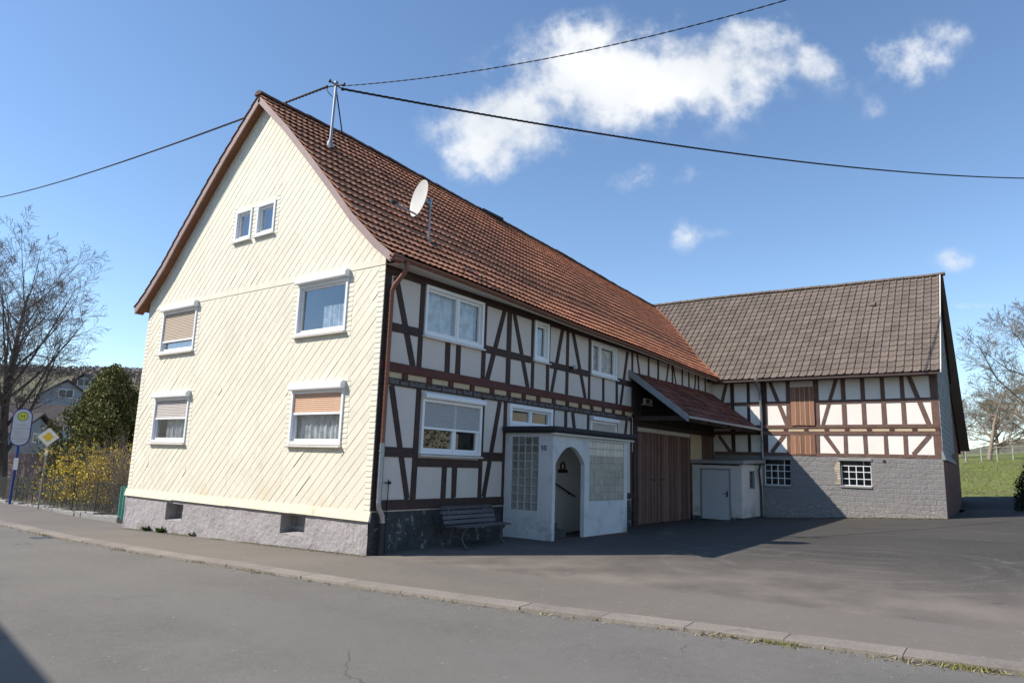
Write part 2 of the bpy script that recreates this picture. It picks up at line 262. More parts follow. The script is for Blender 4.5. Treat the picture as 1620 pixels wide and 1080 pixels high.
def groundmat(name, base, tan, tanfun, rings=False, speck=.15, patch=None):
    m, nd, lk, bs = newmat(name); t = nd.new('ShaderNodeTexCoord'); v = t.outputs['Object']
    sx = nd.new('ShaderNodeSeparateXYZ'); lk(v, sx.inputs[0])
    f = nmath(nd, lk, 'MULTIPLY', nmath(nd, lk, 'SUBTRACT', nnoise(nd, lk, v, .45, 6, .6), .5), .55)
    g = nmath(nd, lk, 'MULTIPLY', nmath(nd, lk, 'SUBTRACT', nnoise(nd, lk, v, 85, 4, .75), .5), speck*6)
    g2 = nmath(nd, lk, 'MULTIPLY', nmath(nd, lk, 'SUBTRACT', nnoise(nd, lk, v, 7, 4, .7), .5), .35)
    s = nmath(nd, lk, 'ADD', nmath(nd, lk, 'ADD', nmath(nd, lk, 'ADD', f, g), g2), 1.)
    sc = nd.new('ShaderNodeVectorMath'); sc.operation = 'SCALE'; sc.inputs[0].default_value = base; lk(s, sc.inputs['Scale']); col = sc.outputs[0]
    if tanfun:
        x0, x1, amt = tanfun
        k = nrange(nd, lk, sx.outputs[0], x0, x1, 0, 1)
        k = nmath(nd, lk, 'MULTIPLY', k, nrange(nd, lk, nnoise(nd, lk, v, .8, 5, .6), .25, .75, .35*amt, amt))
        col = nmix(nd, lk, k, col, tan)
    if rings:
        for (cx, cy, rad, wd, st) in rings:
            dx = nmath(nd, lk, 'SUBTRACT', sx.outputs[0], cx); dy = nmath(nd, lk, 'SUBTRACT', sx.outputs[1], cy)
            d = nmath(nd, lk, 'SQRT', nmath(nd, lk, 'ADD', nmath(nd, lk, 'MULTIPLY', dx, dx), nmath(nd, lk, 'MULTIPLY', dy, dy)))
            d = nmath(nd, lk, 'ADD', d, nmath(nd, lk, 'MULTIPLY', nnoise(nd, lk, v, .9, 3), .5))
            e = nmath(nd, lk, 'ABSOLUTE', nmath(nd, lk, 'SUBTRACT', d, rad+.25))
            k = nmath(nd, lk, 'MULTIPLY', nrange(nd, lk, e, wd, wd*.15, 0, st), nrange(nd, lk, nnoise(nd, lk, v, 1.6, 4), .35, .65, .1, 1))
            col = nmix(nd, lk, k, col, (.20, .185, .17) if st > 0 else (.05, .05, .05))
    # pale flecks and dark blots
    k = nrange(nd, lk, nnoise(nd, lk, v, 16, 2, .5),   .705, .74, 0, .6); col = nmix(nd, lk, k, col, (.34, .32, .29))
    k = nrange(nd, lk, nnoise(nd, lk, v, 2.3, 7, .7), .62, .78, 0, .5); col = nmix(nd, lk, k, col, tuple(c*.55 for c in base))
    if patch:
        w = nd.new('ShaderNodeTexWave'); w.inputs['Scale'].default_value = .11; w.inputs['Distortion'].default_value = 2.5; w.inputs['Detail'].default_value = 4; w.inputs['Detail Scale'].default_value = .6; lk(v, w.inputs['Vector'])
        col = nmix(nd, lk, nrange(nd, lk, w.outputs['Fac'], .3, .8, 0, .35), col, patch)
        vo = nd.new('ShaderNodeTexVoronoi'); vo.feature = 'DISTANCE_TO_EDGE'; vo.inputs['Scale'].default_value = .22
        wv = nd.new('ShaderNodeVectorMath'); wv.operation = 'ADD'; lk(v, wv.inputs[0])
        nn = nd.new('ShaderNodeTexNoise'); nn.inputs['Scale'].default_value = 1.2; nn.inputs['Detail'].default_value = 5; lk(v, nn.inputs['Vector']); lk(nn.outputs['Color'], wv.inputs[1]); lk(wv.outputs[0], vo.inputs['Vector'])
        k = nmath(nd, lk, 'MULTIPLY', nrange(nd, lk, vo.outputs['Distance'], .0055, .001, 0, .55), nrange(nd, lk, nnoise(nd, lk, v, .5, 2), .5, .6, 0, 1))
        col = nmix(nd, lk, k, col, (.06, .058, .055))
    lk(col, bs.inputs['Base Color']); bs.inputs['Roughness'].default_value = .85; bs.inputs['Specular IOR Level'].default_value = .25
    b = nd.new('ShaderNodeBump'); b.inputs['Strength'].default_value = .5; b.inputs['Distance'].default_value = .006; lk(nnoise(nd, lk, v, 70, 4, .7), b.inputs['Height']); lk(b.outputs[0], bs.inputs['Normal'])
    return m
MT['road'] = groundmat('worn_road_asphalt', (.156, .145, .129), None, None, speck=.30, patch=(.176, .166, .148))
MT['pave'] = groundmat('old_pavement_asphalt', (.162, .145, .126), (.205, .175, .135), (2.5, -2.5, .6), speck=.2)
MT['drive_shade'] = groundmat('barn_shade_drive', (.034, .034, .033), None, None, speck=.25)  # drive beside the barn, its shade put into a near-black base colour
MT['yard'] = groundmat('yard_asphalt', (.067, .061, .053), (.235, .200, .165), (6.5, -.5, .95), speck=.2,
    rings=[(4.9, -7.4, 2.2, .12, .3), (4.9, -7.4, 2.55, .10, .2), (5.6, -7.4, 1.3, .12, .2), (4.6, -7.3, 3.1, .12, .25), (7.5, -7.9, 3.6, .15, .2), (9.5, -6.6, 4.5, .2, .2), (12, -7.5, 6.2, .25, .15)])

# ------------------------------------------------------------------ mesh helpers
class MB:
    def __init__(s): s.v = []; s.f = []; s.r = []; s.sm = []
    def add(s, vs, fs, r=None, smooth=False):
        o = len(s.v); s.v += [tuple(p) for p in vs]; rr = random.random() if r is None else r
        for f in fs: s.f.append(tuple(i+o for i in f)); s.r.append(rr); s.sm.append(smooth)
    def hexa(s, p, r=None):     # 8 corners: bottom loop 0-3, top loop 4-7
        s.add(p, [(3, 2, 1, 0), (4, 5, 6, 7), (0, 1, 5, 4), (1, 2, 6, 5), (2, 3, 7, 6), (3, 0, 4, 7)], r)
    def box(s, x0, x1, y0, y1, z0, z1, r=None):
        x0, x1 = sorted((x0, x1)); y0, y1 = sorted((y0, y1)); z0, z1 = sorted((z0, z1))
        s.hexa([(x0, y0, z0), (x1, y0, z0), (x1, y1, z0), (x0, y1, z0), (x0, y0, z1), (x1, y0, z1), (x1, y1, z1), (x0, y1, z1)], r)
    def quad(s, a, b, c, d, r=None): s.add([a, b, c, d], [(0, 1, 2, 3)], r)
    def tube(s, pts, rad, n=8, caps=True, smooth=True, r=None):
        pts = [Vector(p) for p in pts]; k = len(pts); rads = rad if isinstance(rad, (list, tuple)) else [rad]*k
        vs = []; ref = None
        for i, p in enumerate(pts):
            d = (pts[min(i+1, k-1)]-pts[max(i-1, 0)]).normalized()
            if ref is None: ref = d.orthogonal().normalized()
            ref = (ref-d*ref.dot(d)); ref = ref.normalized() if ref.length > 1e-6 else d.orthogonal().normalized()
            q = d.cross(ref)
            for j in range(n):
                a = 2*math.pi*j/n; vs.append(p+(ref*math.cos(a)+q*math.sin(a))*rads[i])
        fs = [(i*n+j, i*n+(j+1) % n, (i+1)*n+(j+1) % n, (i+1)*n+j) for i in range(k-1) for j in range(n)]
        s.add(vs, fs, r, smooth)
        if caps:
            s.add(vs[:n], [tuple(range(n-1, -1, -1))], r); s.add(vs[-n:], [tuple(range(n))], r)
    def prism(s, poly, f, d0, d1, r=None):   # poly in (u, v), f(u, d, v) -> xyz
        n = len(poly); vs = [f(u, d0, v) for u, v in poly]+[f(u, d1, v) for u, v in poly]
        s.add(vs, [tuple(range(n-1, -1, -1)), tuple(range(n, 2*n))]+[(i, (i+1) % n, n+(i+1) % n, n+i) for i in range(n)], r)
    def lathe(s, prof, origin, n=16, axis=(0, 0, 1), smooth=True):
        a = Vector(axis).normalized(); e = a.orthogonal().normalized(); g = a.cross(e); o = Vector(origin)
        vs = [o+a*z+(e*math.cos(2*math.pi*j/n)+g*math.sin(2*math.pi*j/n))*rd for rd, z in prof for j in range(n)]
        s.add(vs, [(i*n+j, i*n+(j+1) % n, (i+1)*n+(j+1) % n, (i+1)*n+j) for i in range(len(prof)-1) for j in range(n)], None, smooth)
    def build(s, name, m, parent=None, bevel=0., fix=True):
        off = Vector((0, 0, 0))
        if parent is not None:
            q = parent
            while q.parent: q = q.parent
            off = q.location
        me = bpy.data.meshes.new(name)
        me.from_pydata([(p[0]-off.x, p[1]-off.y, p[2]-off.z) for p in s.v], [], s.f)
        at = me.attributes.new('rnd', 'FLOAT', 'FACE'); at.data.foreach_set('value', s.r)
        me.polygons.foreach_set('use_smooth', s.sm)
        if fix or bevel:
            bm = bmesh.new(); bm.from_mesh(me)
            if fix and len(s.f) < 60000: bmesh.ops.recalc_face_normals(bm, faces=bm.faces)
            if bevel: bmesh.ops.bevel(bm, geom=list(bm.edges), offset=bevel, segments=1, affect='EDGES', clamp_overlap=True)
            bm.to_mesh(me); bm.free()
        me.materials.append(MT[m] if isinstance(m, str) else m)
        me.update()
        o = bpy.data.objects.new(name, me); COL.objects.link(o)
        if parent is not None: o.parent = parent
        return o
def empty(name, loc, label, cat, group=None):
    o = bpy.data.objects.new(name, None); COL.objects.link(o); o.location = loc; o['label'] = label; o['category'] = cat
    if group: o['group'] = group
    bpy.context.view_layer.update(); return o
def tag(o, label, cat, group=None):
    o['label'] = label; o['category'] = cat
    if group: o['group'] = group
    return o
def structure(o): o['kind'] = 'structure'; return o
def lerp(a, b, t): return a+(b-a)*t
def smooth(a, b, x): t = min(1, max(0, (x-a)/(b-a))); return t*t*(3-2*t)
def nz3(x, y, z=0.): return mnoise.noise(Vector((x, y, z)))
def clip(poly, a, b, c):       # keep a*u+b*v<=c
    out = []; n = len(poly)
    for i in range(n):
        p, q = poly[i], poly[(i+1) % n]; dp, dq = a*p[0]+b*p[1]-c, a*q[0]+b*q[1]-c
        if dp <= 0: out.append(p)
        if dp*dq < 0: t = dp/(dp-dq); out.append((lerp(p[0], q[0], t), lerp(p[1], q[1], t)))
    return out
def cells(u0, u1, z0, z1, holes):
    us = sorted({u0, u1, *[min(max(h[i], u0), u1) for h in holes for i in (0, 1)]}); zs = sorted({z0, z1, *[min(max(h[i], z0), z1) for h in holes for i in (2, 3)]})
    for a, b in zip(us, us[1:]):
        run = None
        for c, d in zip(zs, zs[1:]):
            hole = any(h[0]-1e-6 <= a and b <= h[1]+1e-6 and h[2]-1e-6 <= c and d <= h[3]+1e-6 for h in holes)
            if hole:
                if run: yield (a, b, *run); run = None
            else: run = (run[0], d) if run else (c, d)
        if run: yield (a, b, *run)
# ------------------------------------------------------------------ terrain
def T(x, y):
    k = .022+.002*max(0, min(x, 20))
    z = -max(y, -16)*k if y < 0 else -y*.023
    z += .11*math.exp(-((x-4.8)/2.6)**2)*math.exp(-(y/1.9)**2)
    if x > 27:
        e = .085*(min(x, 62)-27)*smooth(26, 30, x) + max(0, x-62)*.05
        z += e*(1-.75*smooth(-2, 14, y))
    d = math.hypot(x, y); a = math.degrees(math.atan2(y, x))
    if d > 90 and y > 0:
        h = 44*smooth(130, 420, d)*smooth(35, 60, a)*(1+.18*nz3(x*.008, y*.008, 3.3))
        z += h
    return z
KY = [-90, -40, -20, -10.04, -7.8, -6.4, -4.7, -2.5, .5, 4, 7.8, 14.8, 20, 26, 35, 50, 70, 100]
KX = [6, 1.6, -.7, -1.42, -1.62, -1.78, -1.97, -2.08, -2.06, -2.04, -1.86, -1.15, -.3, 1.0, 3.2, 8.5, 17, 32]
def kerb(y): return float(np.interp(y, KY, KX))
def sheet(name, m, ys, xs_of_y, n, zo, skirt=0., noise=0.):
    mb = MB(); rows = []
    for y in ys:
        x0, x1 = xs_of_y(y); rows.append([(lerp(x0, x1, i/n), y, T(lerp(x0, x1, i/n), y)+zo+noise*nz3(lerp(x0, x1, i/n)*.7, y*.7)) for i in range(n+1)])
    vs = [p for r_ in rows for p in r_]; k = n+1
    mb.add(vs, [(i*k+j, i*k+j+1, (i+1)*k+j+1, (i+1)*k+j) for i in range(len(rows)-1) for j in range(n)], .5, True)
    if skirt:
        e = [r_[0] for r_ in rows]; mb.add(e+[(p[0], p[1], p[2]-skirt) for p in e], [(i, i+1, len(e)+i+1, len(e)+i) for i in range(len(e)-1)], .5)
        e = [r_[-1] for r_ in rows]; mb.add(e+[(p[0], p[1], p[2]-skirt) for p in e], [(i, i+1, len(e)+i+1, len(e)+i) for i in range(len(e)-1)], .5)
    return structure(mb.build(name, m))
ax = np.concatenate([-np.geomspace(700, 32, 22), np.arange(-30, 90, 2.5), np.geomspace(92, 800, 26)])
ay = np.concatenate([-np.geomspace(600, 32, 20), np.arange(-30, 60, 2.5), np.geomspace(62, 800, 34)])
mb = MB(); gv = [(x, y, T(x, y)-.14) for y in ay for x in ax]; nx = len(ax)
mb.add(gv, [(j*nx+i, j*nx+i+1, (j+1)*nx+i+1, (j+1)*nx+i) for j in range(len(ay)-1) for i in range(nx-1)], .5, True)
structure(mb.build('ground', 'hillmat'))
yy = np.concatenate([np.arange(-80, -20, 3), np.arange(-20, 30, .5), np.arange(30, 100, 3)])
sheet('road', 'road', yy, lambda y: (kerb(y)-7.6+0*y, kerb(y)-.28), 14, -.045)
def pav(y): return (kerb(y)+.0, kerb(y)+2.2 if (y > 9.6 or y < -12) else .06)
sheet('pavement', 'pave', [y for y in yy if -60 < y < 70], pav, 6, 0., .12)
def yr(y): return (.06, 18.6 if y > -7.9 else 27 - 0*y)
sheet('yard', 'yard', np.concatenate([np.arange(-12, -8, .4), [-7.95, -7.85], np.arange(-7.5, 1.01, .4)]), yr, 40, .0, .12)
# drive along the barn and the meadow beyond it
sheet('drive', 'drive_shade', np.arange(-14, -7.0, .5), lambda y: (26.9, 32.5), 8, -.01)
sheet('meadow', 'grass', np.arange(-60, -2, 1.0), lambda y: (31.8, 95), 50, -.02, 0, .06)
# far kerb and footway across the street
sheet('footway', 'pave', [y for y in yy if -60 < y < 70], lambda y: (kerb(y)-10.4, kerb(y)-7.6), 4, .02, .12)
# kerb stones
mb = MB(); y = -18.
while y < 40:
    L = random.uniform(.9, 1.1); y1 = y+L-.004
    dz = random.uniform(-.003, .003); j = random.uniform(-.008, .008)
    a0, a1 = kerb(y), kerb(y1)
    p = [(a0-.30+j, y, T(a0, y)-.16), (a0-.002+j, y, T(a0, y)-.16), (a1-.002+j, y1, T(a1, y1)-.16), (a1-.30+j, y1, T(a1, y1)-.16)]
    q = [(a0-.285+j, y, T(a0, y)-.004+dz), (a0-.002+j, y, T(a0, y)+.008+dz), (a1-.002+j, y1, T(a1, y1)+.008+dz), (a1-.285+j, y1, T(a1, y1)-.004+dz)]
    mb.hexa(p+q); y += L
structure(mb.build('kerb', 'granite', bevel=.004))
gy = 8.4; gx = kerb(gy)-.52; gz_ = T(kerb(gy), gy)-.044
mb = MB(); mb.box(gx-.2, gx+.2, gy-.26, gy+.26, gz_-.05, gz_+.004)
DG = mb.build('drain_grate', 'iron'); DG['label'] = 'small dark cast iron drain grate in the gutter'; DG['category'] = 'drain'
mb = MB()
for i in range(7): mb.box(gx-.17, gx+.17, gy-.21+i*.065, gy-.19+i*.065, gz_+.004, gz_+.010)
mb.build('bars', 'galv', DG)

# ------------------------------------------------------------------ plane frames: f(u, d, z), d = distance outwards
def FAC(u, d, z): return (u, -d, z)
def GAB(u, d, z): return (-d, u, z)
BX = 18.33
def BARN(u, d, z): return (BX-d, u, z)
def pbox(mb, P, u0, u1, d0, d1, z0, z1, r=None):
    mb.hexa([P(u0, d0, z0), P(u1, d0, z0), P(u1, d1, z0), P(u0, d1, z0), P(u0, d0, z1), P(u1, d0, z1), P(u1, d1, z1), P(u0, d1, z1)], r)
def bar(P, a, b, w, d0, d1, name, m, parent):     # straight timber in a wall plane from a to b
    mb = MB(); a = Vector(a); b = Vector(b); t = (b-a).normalized(); n = Vector((-t.y, t.x))*w/2
    j = [random.uniform(-.013, .013) for _ in range(8)]
    c = [a+n, a-n, b-n, b+n]
    c = [(p.x+j[i], p.y+j[i+4]*.5) for i, p in enumerate(c)]
    mb.hexa([P(c[i][0], d0, c[i][1]) for i in range(4)]+[P(c[i][0], d1, c[i][1]) for i in range(4)])
    return mb.build(name, m, parent, bevel=.006)
def wall(P, d, u0, u1, z0, z1, holes, name, m, parent):
    mb = MB()
    for a, b, c, e in cells(u0, u1, z0, z1, holes): mb.quad(P(a, d, c), P(b, d, c), P(b, d, e), P(a, d, e), .5)
    return mb.build(name, m, parent)

def window(P, u0, u1, z0, z1, parent, mull=(), shutter=None, drop=0., boxh=0., boxd=.14, curtain=True, sill=True, deep=.12, label=None, transom=None, flip=1, ctop=1.0, cu=(0, 1), sashes=True, fw_=.07, name='window'):
    """white plastic window: casing, sash, panes, roller shutter, sill, lace curtain"""
    mb = MB(); fo = .035; zt = z1-boxh
    ua, ub = min(u0, u1), max(u0, u1)
    pbox(mb, P, ua, ua+fw_, -deep, fo, z0, zt); pbox(mb, P, ub-fw_, ub, -deep, fo, z0, zt)
    pbox(mb, P, ua+fw_, ub-fw_, -deep, fo-.004, zt-fw_, zt); pbox(mb, P, ua+fw_, ub-fw_, -deep, fo-.004, z0, z0+fw_)
    iu = [ua+fw_]+[lerp(ua+fw_, ub-fw_, m) for m in mull]+[ub-fw_]
    sw = .055
    panes = []
    for a, b in zip(iu, iu[1:]):
        a2 = a+(.012 if a > iu[0] else 0); b2 = b-(.012 if b < iu[-1] else 0)
        zz = (z0+fw_, zt-fw_)
        pbox(mb, P, a2, a2+sw, -deep+.02, -.03, *zz); pbox(mb, P, b2-sw, b2, -deep+.02, -.03, *zz)
        pbox(mb, P, a2+sw, b2-sw, -deep+.02, -.033, zz[0], zz[0]+sw); pbox(mb, P, a2+sw, b2-sw, -deep+.02, -.033, zz[1]-sw, zz[1])
        panes.append((a2+sw, b2-sw, zz[0]+sw, zz[1]-sw))
    for m in mull:
        c = lerp(ua+fw_, ub-fw_, m); pbox(mb, P, c-.035, c+.035, -deep, -.012, z0+fw_, zt-fw_)
    w = mb.build(name, 'white', parent, bevel=.004)
    if label: w['label'] = label
    for a, b, c, d in panes:
        g = MB(); g.quad(P(a, -.065, c), P(b, -.065, c), P(b, -.065, d), P(a, -.065, d)); g.build('pane', 'glass_front' if P is GAB else 'glass', w)
        if transom:
            for zf in transom:
                k = MB(); zz = lerp(c, d, zf); pbox(k, P, a, b, -.062, -.045, zz-.012, zz+.012); k.build('glazing_bar', 'white', w)
    if curtain:
        k = MB(); n = 44; a = lerp(ua, ub, cu[0])+fw_; b = lerp(ua, ub, cu[1])-fw_; zb, zt2 = z0+fw_+.02, lerp(z0, zt, ctop)-fw_
        prev = None
        for i in range(n+1):
            u = lerp(a, b, i/n); dd = -.17-.022*math.sin(i*1.35)-.01*math.sin(i*.5+1)
            cur = (P(u, dd, zb), P(u, dd, zt2))
            if prev: k.quad(prev[0], cur[0], cur[1], prev[1], .5)
            prev = cur
        k.build('curtain', 'lace', w)
    if boxh:
        k = MB(); zc = z1-boxh; e = .015
        k.prism([(-.02, zc), (boxd*.92, zc), (boxd, zc+.02), (boxd, z1-.05), (boxd-.05, z1), (-.02, z1)], lambda u, d, v: P(d, u, v), ua-e, ub+e)
        k.build('shutter_box', 'white', w, bevel=.006)
    if shutter:
        zb = lerp(zt, z0, drop); k = MB(); pr = []; z = zt+.05; st = .042
        pts = []
        while z > zb:
            pts += [(-.018, z), (-.004, z-st*.35), (-.004, z-st*.75), (-.018, z-st*.98)]; z -= st
        prev = None
        for d, zz in pts:
            cur = (P(ua+fw_, d, zz), P(ub-fw_, d, zz))
            if prev: k.quad(prev[0], prev[1], cur[1], cur[0])
            prev = cur
        s = k.build('shutter', shutter, w)
        k = MB(); pbox(k, P, ua+fw_, ub-fw_, -.024, .006, z-.02, z+.03); k.build('end_slat', 'white', s)
    if sill:
        k = MB(); k.hexa([P(ua-.03, -.02, z0-.05), P(ub+.03, -.02, z0-.05), P(ub+.03, .09, z0-.055), P(ua-.03, .09, z0-.055), P(ua-.03, -.02, z0-.004), P(ub+.03, -.02, z0-.004), P(ub+.03, .09, z0-.025), P(ua-.03, .09, z0-.025)])
        k.build('sill', 'white' if not boxh else 'soffit', w, bevel=.004)
    return w

# ------------------------------------------------------------------ roof maths of the house
RIDGE_Y = 4.77
def ridge_z(x): return float(np.interp(x, [-.4, 2.5, 8.3, 14.4, 19, 23.5], [10.76, 10.79, 10.58, 10.36, 10.12, 9.93]))
def eave_z(x): return 5.80-.0218*x+.015*math.sin(x*.7)
PY = [-.42, .05, .87, 1.6, 2.47, 3.43, 4.2, 4.77]; PH = [0, .070, .218, .378, .556, .752, .895, 1.0]
def hroof(x, Y):
    t = float(np.interp(Y, PY, PH)); e, r_ = eave_z(x), ridge_z(x)
    sag = .05*nz3(x*.35, Y*.5, 9.)*math.sin(math.pi*min(1, max(0, t)))
    return e+(r_-e)*t+sag
SL = [0.0]
for i in range(1, len(PY)): SL.append(SL[-1]+math.hypot(PY[i]-PY[i-1], (PH[i]-PH[i-1])*4.96))
def hsurf(x, s):        # s = metres up the slope
    Y = float(np.interp(s, SL, PY)); return Vector((x, Y, hroof(x, Y)))
def tiles(surf, u0, u1, du, s1, ds, prof, lift, keep=None, jit=.006, s0=0., ov=1.06, lip=None):
    """courses of tiles on surf(u, s): each row is a strip of real relief with a front edge"""
    mb = MB(); nr = max(1, int(round((s1-s0)/ds))); ds = (s1-s0)/nr; nu = int((u1-u0)/du)
    for r_ in range(nr):
        sa = s0+r_*ds; sb = sa+ds*1.06
        for c in range(nu):
            ua = u0+c*du
            if keep and not keep(ua+du/2, sa+ds/2): continue
            jh = random.uniform(-jit, jit); js = random.uniform(-.012, .012); rv = random.random()
            base = surf(ua, sa); e1 = surf(ua+du, sa)-base; e2 = surf(ua, sa+ds)-base
            e1b = surf(ua+du, sa+ds)-base-e2
            nrm = e1.cross(e2).normalized(); nrm = nrm if nrm.z > 0 else -nrm
            low, lf, hi = [], [], []
            for (t, h) in prof:
                p0 = base+e1*t+e2*(js/ds); p1 = base+e1b*t+e2*ov
                low.append(p0+nrm*(h+lift+jh)); hi.append(p1+nrm*(h*.9+.004)); lf.append(p0+nrm*(h+(max(.008, lift*.12) if lip is None else lift-lip)+jh))
            k = len(prof)
            mb.add(low+hi+lf, [(i, i+1, k+i+1, k+i) for i in range(k-1)]+[(2*k+i, 2*k+i+1, i+1, i) for i in range(k-1)], rv)
    return mb

# ================================================================== HOUSE
H = empty('timbered_house', (0, 0, 0), 'long half-timbered farmhouse with cream slated gable end and red tiled roof', 'house')
GW = 9.55; EZ = 5.72
WUR, WUL, WLR, WLL = (1.08, 2.77, 4.43, 5.75), (6.98, 8.70, 4.43, 5.75), (.96, 2.68, 2.06, 3.38), (6.88, 8.60, 2.06, 3.38)
WA, WB = (4.90, 5.60, 7.09, 7.90), (3.95, 4.70, 7.09, 7.90)
gh = [WUR, WUL, WLR, WLL, WA, WB]
def gz(Y):      # underside of the roof over the gable wall
    Ym = Y if Y <= RIDGE_Y else 2*RIDGE_Y-Y
    return hroof(-.1, Ym)-.085
# gable backing wall
mb = MB()
hull = [(0, .6), (GW, .6), (GW, gz(GW)), (8.67, gz(8.67)), (RIDGE_Y, gz(RIDGE_Y)), (.87, gz(.87)), (0, gz(0))]
def roofclip(p):
    if len(p) < 3: return []
    um = sum(u for u, v in p)/len(p); near = min(um, 2*RIDGE_Y-um)
    ys_ = [.05, .87] if near < .87 else [.87, 2.47, 4.2, 4.77]
    for mir in ((False,) if near < .87 and um < RIDGE_Y else (True,) if near < .87 else (False, True)):
        for a, b in zip(ys_, ys_[1:]):
            if len(p) < 3: return []
            m = (gz(b)-gz(a))/(b-a)
            if mir: p = [(2*RIDGE_Y-u, v) for u, v in p]
            p = clip(p, -m, 1, gz(a)-m*a)
            if mir: p = [(2*RIDGE_Y-u, v) for u, v in p]
    return p
SPLIT = [(.87, .87, 0, 0), (8.67, 8.67, 0, 0)]
for a, b, c, d in cells(0, GW, .6, 11, gh+SPLIT+[(4.70, 4.90, 7.09, 7.9)]):
    p = roofclip([(a, c), (b, c), (b, d), (a, d)])
    if len(p) > 2: mb.add([GAB(u, -.03, v) for u, v in p], [tuple(range(len(p)))], .5)
mb.quad(GAB(4.7, -.03, 7.09), GAB(4.9, -.03, 7.09), GAB(4.9, -.03, 7.9), GAB(4.7, -.03, 7.9))
gw_ = mb.build('gable_wall', 'slate_edge', H)
mb = MB()
def lay(rect, mode, h=.0050, sp=.178, ln=.60):
    a, b, c, d = rect; poly0 = [(a, c), (b, c), (b, d), (a, d)]
    if mode == 'diag': W_ = (.7071, .7071); V_ = (-.7071, .7071)
    elif mode == 'flat': W_ = (0, 1); V_ = (1, 0)
    else: W_ = (0, 1); V_ = (1, 0)
    ws = [W_[0]*u+W_[1]*v for u, v in poly0]; vs_ = [V_[0]*u+V_[1]*v for u, v in poly0]
    i = math.floor(min(ws)/sp)
    while i*sp < max(ws):
        w0 = i*sp+(random.uniform(-.004, .004) if mode == 'diag' else 0); row = clip(clip(poly0, -W_[0], -W_[1], -w0), W_[0], W_[1], (i+1)*sp)
        if len(row) > 2:
            j = math.floor(min(vs_)/ln)-1
            while j*ln < max(vs_):
                v0 = j*ln+(i % 2)*ln*.5; v1 = v0+ln-.0006
                q = clip(clip(row, -V_[0], -V_[1], -v0), V_[0], V_[1], v1); q = roofclip(q) if len(q) > 2 else q
                if len(q) > 2:
                    dh = random.uniform(-.0005, .0008); tl = random.uniform(-.0004, .0004); hr = (random.uniform(.75, 1.2) if random.random() > .012 else random.uniform(1.8, 2.6)) if mode == 'diag' else 1
                    top = []
                    for u, v in q:
                        t = ((W_[0]*u+W_[1]*v)-w0)/sp; top.append(GAB(u, h*hr*(1-t)+.001+dh+tl*((V_[0]*u+V_[1]*v)-v0)/ln, v))
                    bot = [GAB(u, -.012, v) for u, v in q]; n = len(q)
                    mb.add(top+bot, [tuple(range(n))]+[(k, (k+1) % n, n+(k+1) % n, n+k) for k in range(n)])
                j += 1
        i += 1
bw = .16
def ring(w, bot=.12, top=0.):
    a, b, c, d = w
    return [(a-bw, a, c-bot, d+top), (b, b+bw, c-bot, d+top)], [(a, b, c-bot, c)]
side, under = [], []
for w in (WUR, WUL): s_, u_ = ring(w, .12, -.09); side += s_; under += u_
for w in (WLR, WLL): s_, u_ = ring(w); side += s_; under += u_
side += [(WA[1], WA[1]+.14, 6.97, 8.02), (WB[0]-.14, WB[0], 6.97, 8.02), (4.70, 4.90, 7.09, 7.9)]; under += [(WB[0], WA[1], 6.93, 7.09), (WB[0], WA[1], 7.90, 8.02)]
side += [(0, .17, .8, 5.66), (GW-.17, GW, .8, 5.66)]
band = [(0, GW, 5.66, 5.84)]
allh = side+under+gh+band
for rct in cells(0, GW, .8, 11, [tuple(h) for h in allh+SPLIT]): lay(rct, 'diag')
for rct in side: lay(rct, 'flat', .010, .105, 3.)
for rct in under: lay(rct, 'vert', .008, .3, .17)
for rct in cells(0, GW, 5.66, 5.84, SPLIT+[(WUR[0], WUR[1], 5.6, 5.75), (WUL[0], WUL[1], 5.6, 5.75)]): lay(rct, 'vert', .012, .3, .17)
clad = mb.build('slate_cladding', 'slate', gw_, fix=False)
mb = MB()      # weathered drip board below the slates
for i in range(4):
    a, b = GW/4*i+.003, GW/4*(i+1)-.003
    a = -.03 if i == 0 else a; b = b+.06 if i == 3 else b
    j = random.uniform(-.008, .008)
    mb.hexa([GAB(a, .0, .64+j), GAB(b, .0, .655+j), GAB(b, .048, .645+j), GAB(a, .048, .635+j), GAB(a, -.02, .82), GAB(b, -.02, .82), GAB(b, .012, .82), GAB(a, .012, .82)])
mb.build('drip_board', 'slate_edge', H)
# plinths
CELL = [(1.92, 2.72, .20, .60), (6.66, 7.44, .14, .56)]
mb = MB()
def bumpy(mb, P, u0, u1, z0, z1, holes, d, amp, st=.09, sc=3.0):
    for a, b, c, e in cells(u0, u1, z0, z1, holes):
        nu, nv = max(1, int((b-a)/st)), max(1, int((e-c)/st)); vs = []
        for j in range(nv+1):
            for i in range(nu+1):
                u, v = lerp(a, b, i/nu), lerp(c, e, j/nv)
                edge = 1
                vs.append(P(u, d+amp*(nz3(u*sc, v*sc, d*7)+.5*nz3(u*sc*2.3, v*sc*2.3, 4)), v))
        k = nu+1; mb.add(vs, [(j*k+i, j*k+i+1, (j+1)*k+i+1, (j+1)*k+i) for j in range(nv) for i in range(nu)], .5, True)
bumpy(mb, GAB, .02, GW+.06, -.6, .70, CELL, -.005, .012)
for (a, b, c, d) in CELL:
    mb.quad(GAB(a, -.0, c), GAB(b, 0, c), GAB(b, -.34, c+.05), GAB(a, -.34, c+.05)); mb.quad(GAB(a, 0, d), GAB(b, 0, d), GAB(b, -.34, d), GAB(a, -.34, d))
    mb.quad(GAB(a, 0, c), GAB(a, -.34, c), GAB(a, -.34, d), GAB(a, 0, d)); mb.quad(GAB(b, 0, c), GAB(b, -.34, c), GAB(b, -.34, d), GAB(b, 0, d))
mb.quad((.03, GW+.06, -.6), (.03, GW+.06, .7), (3, GW+.06, .7), (3, GW+.06, -.6))
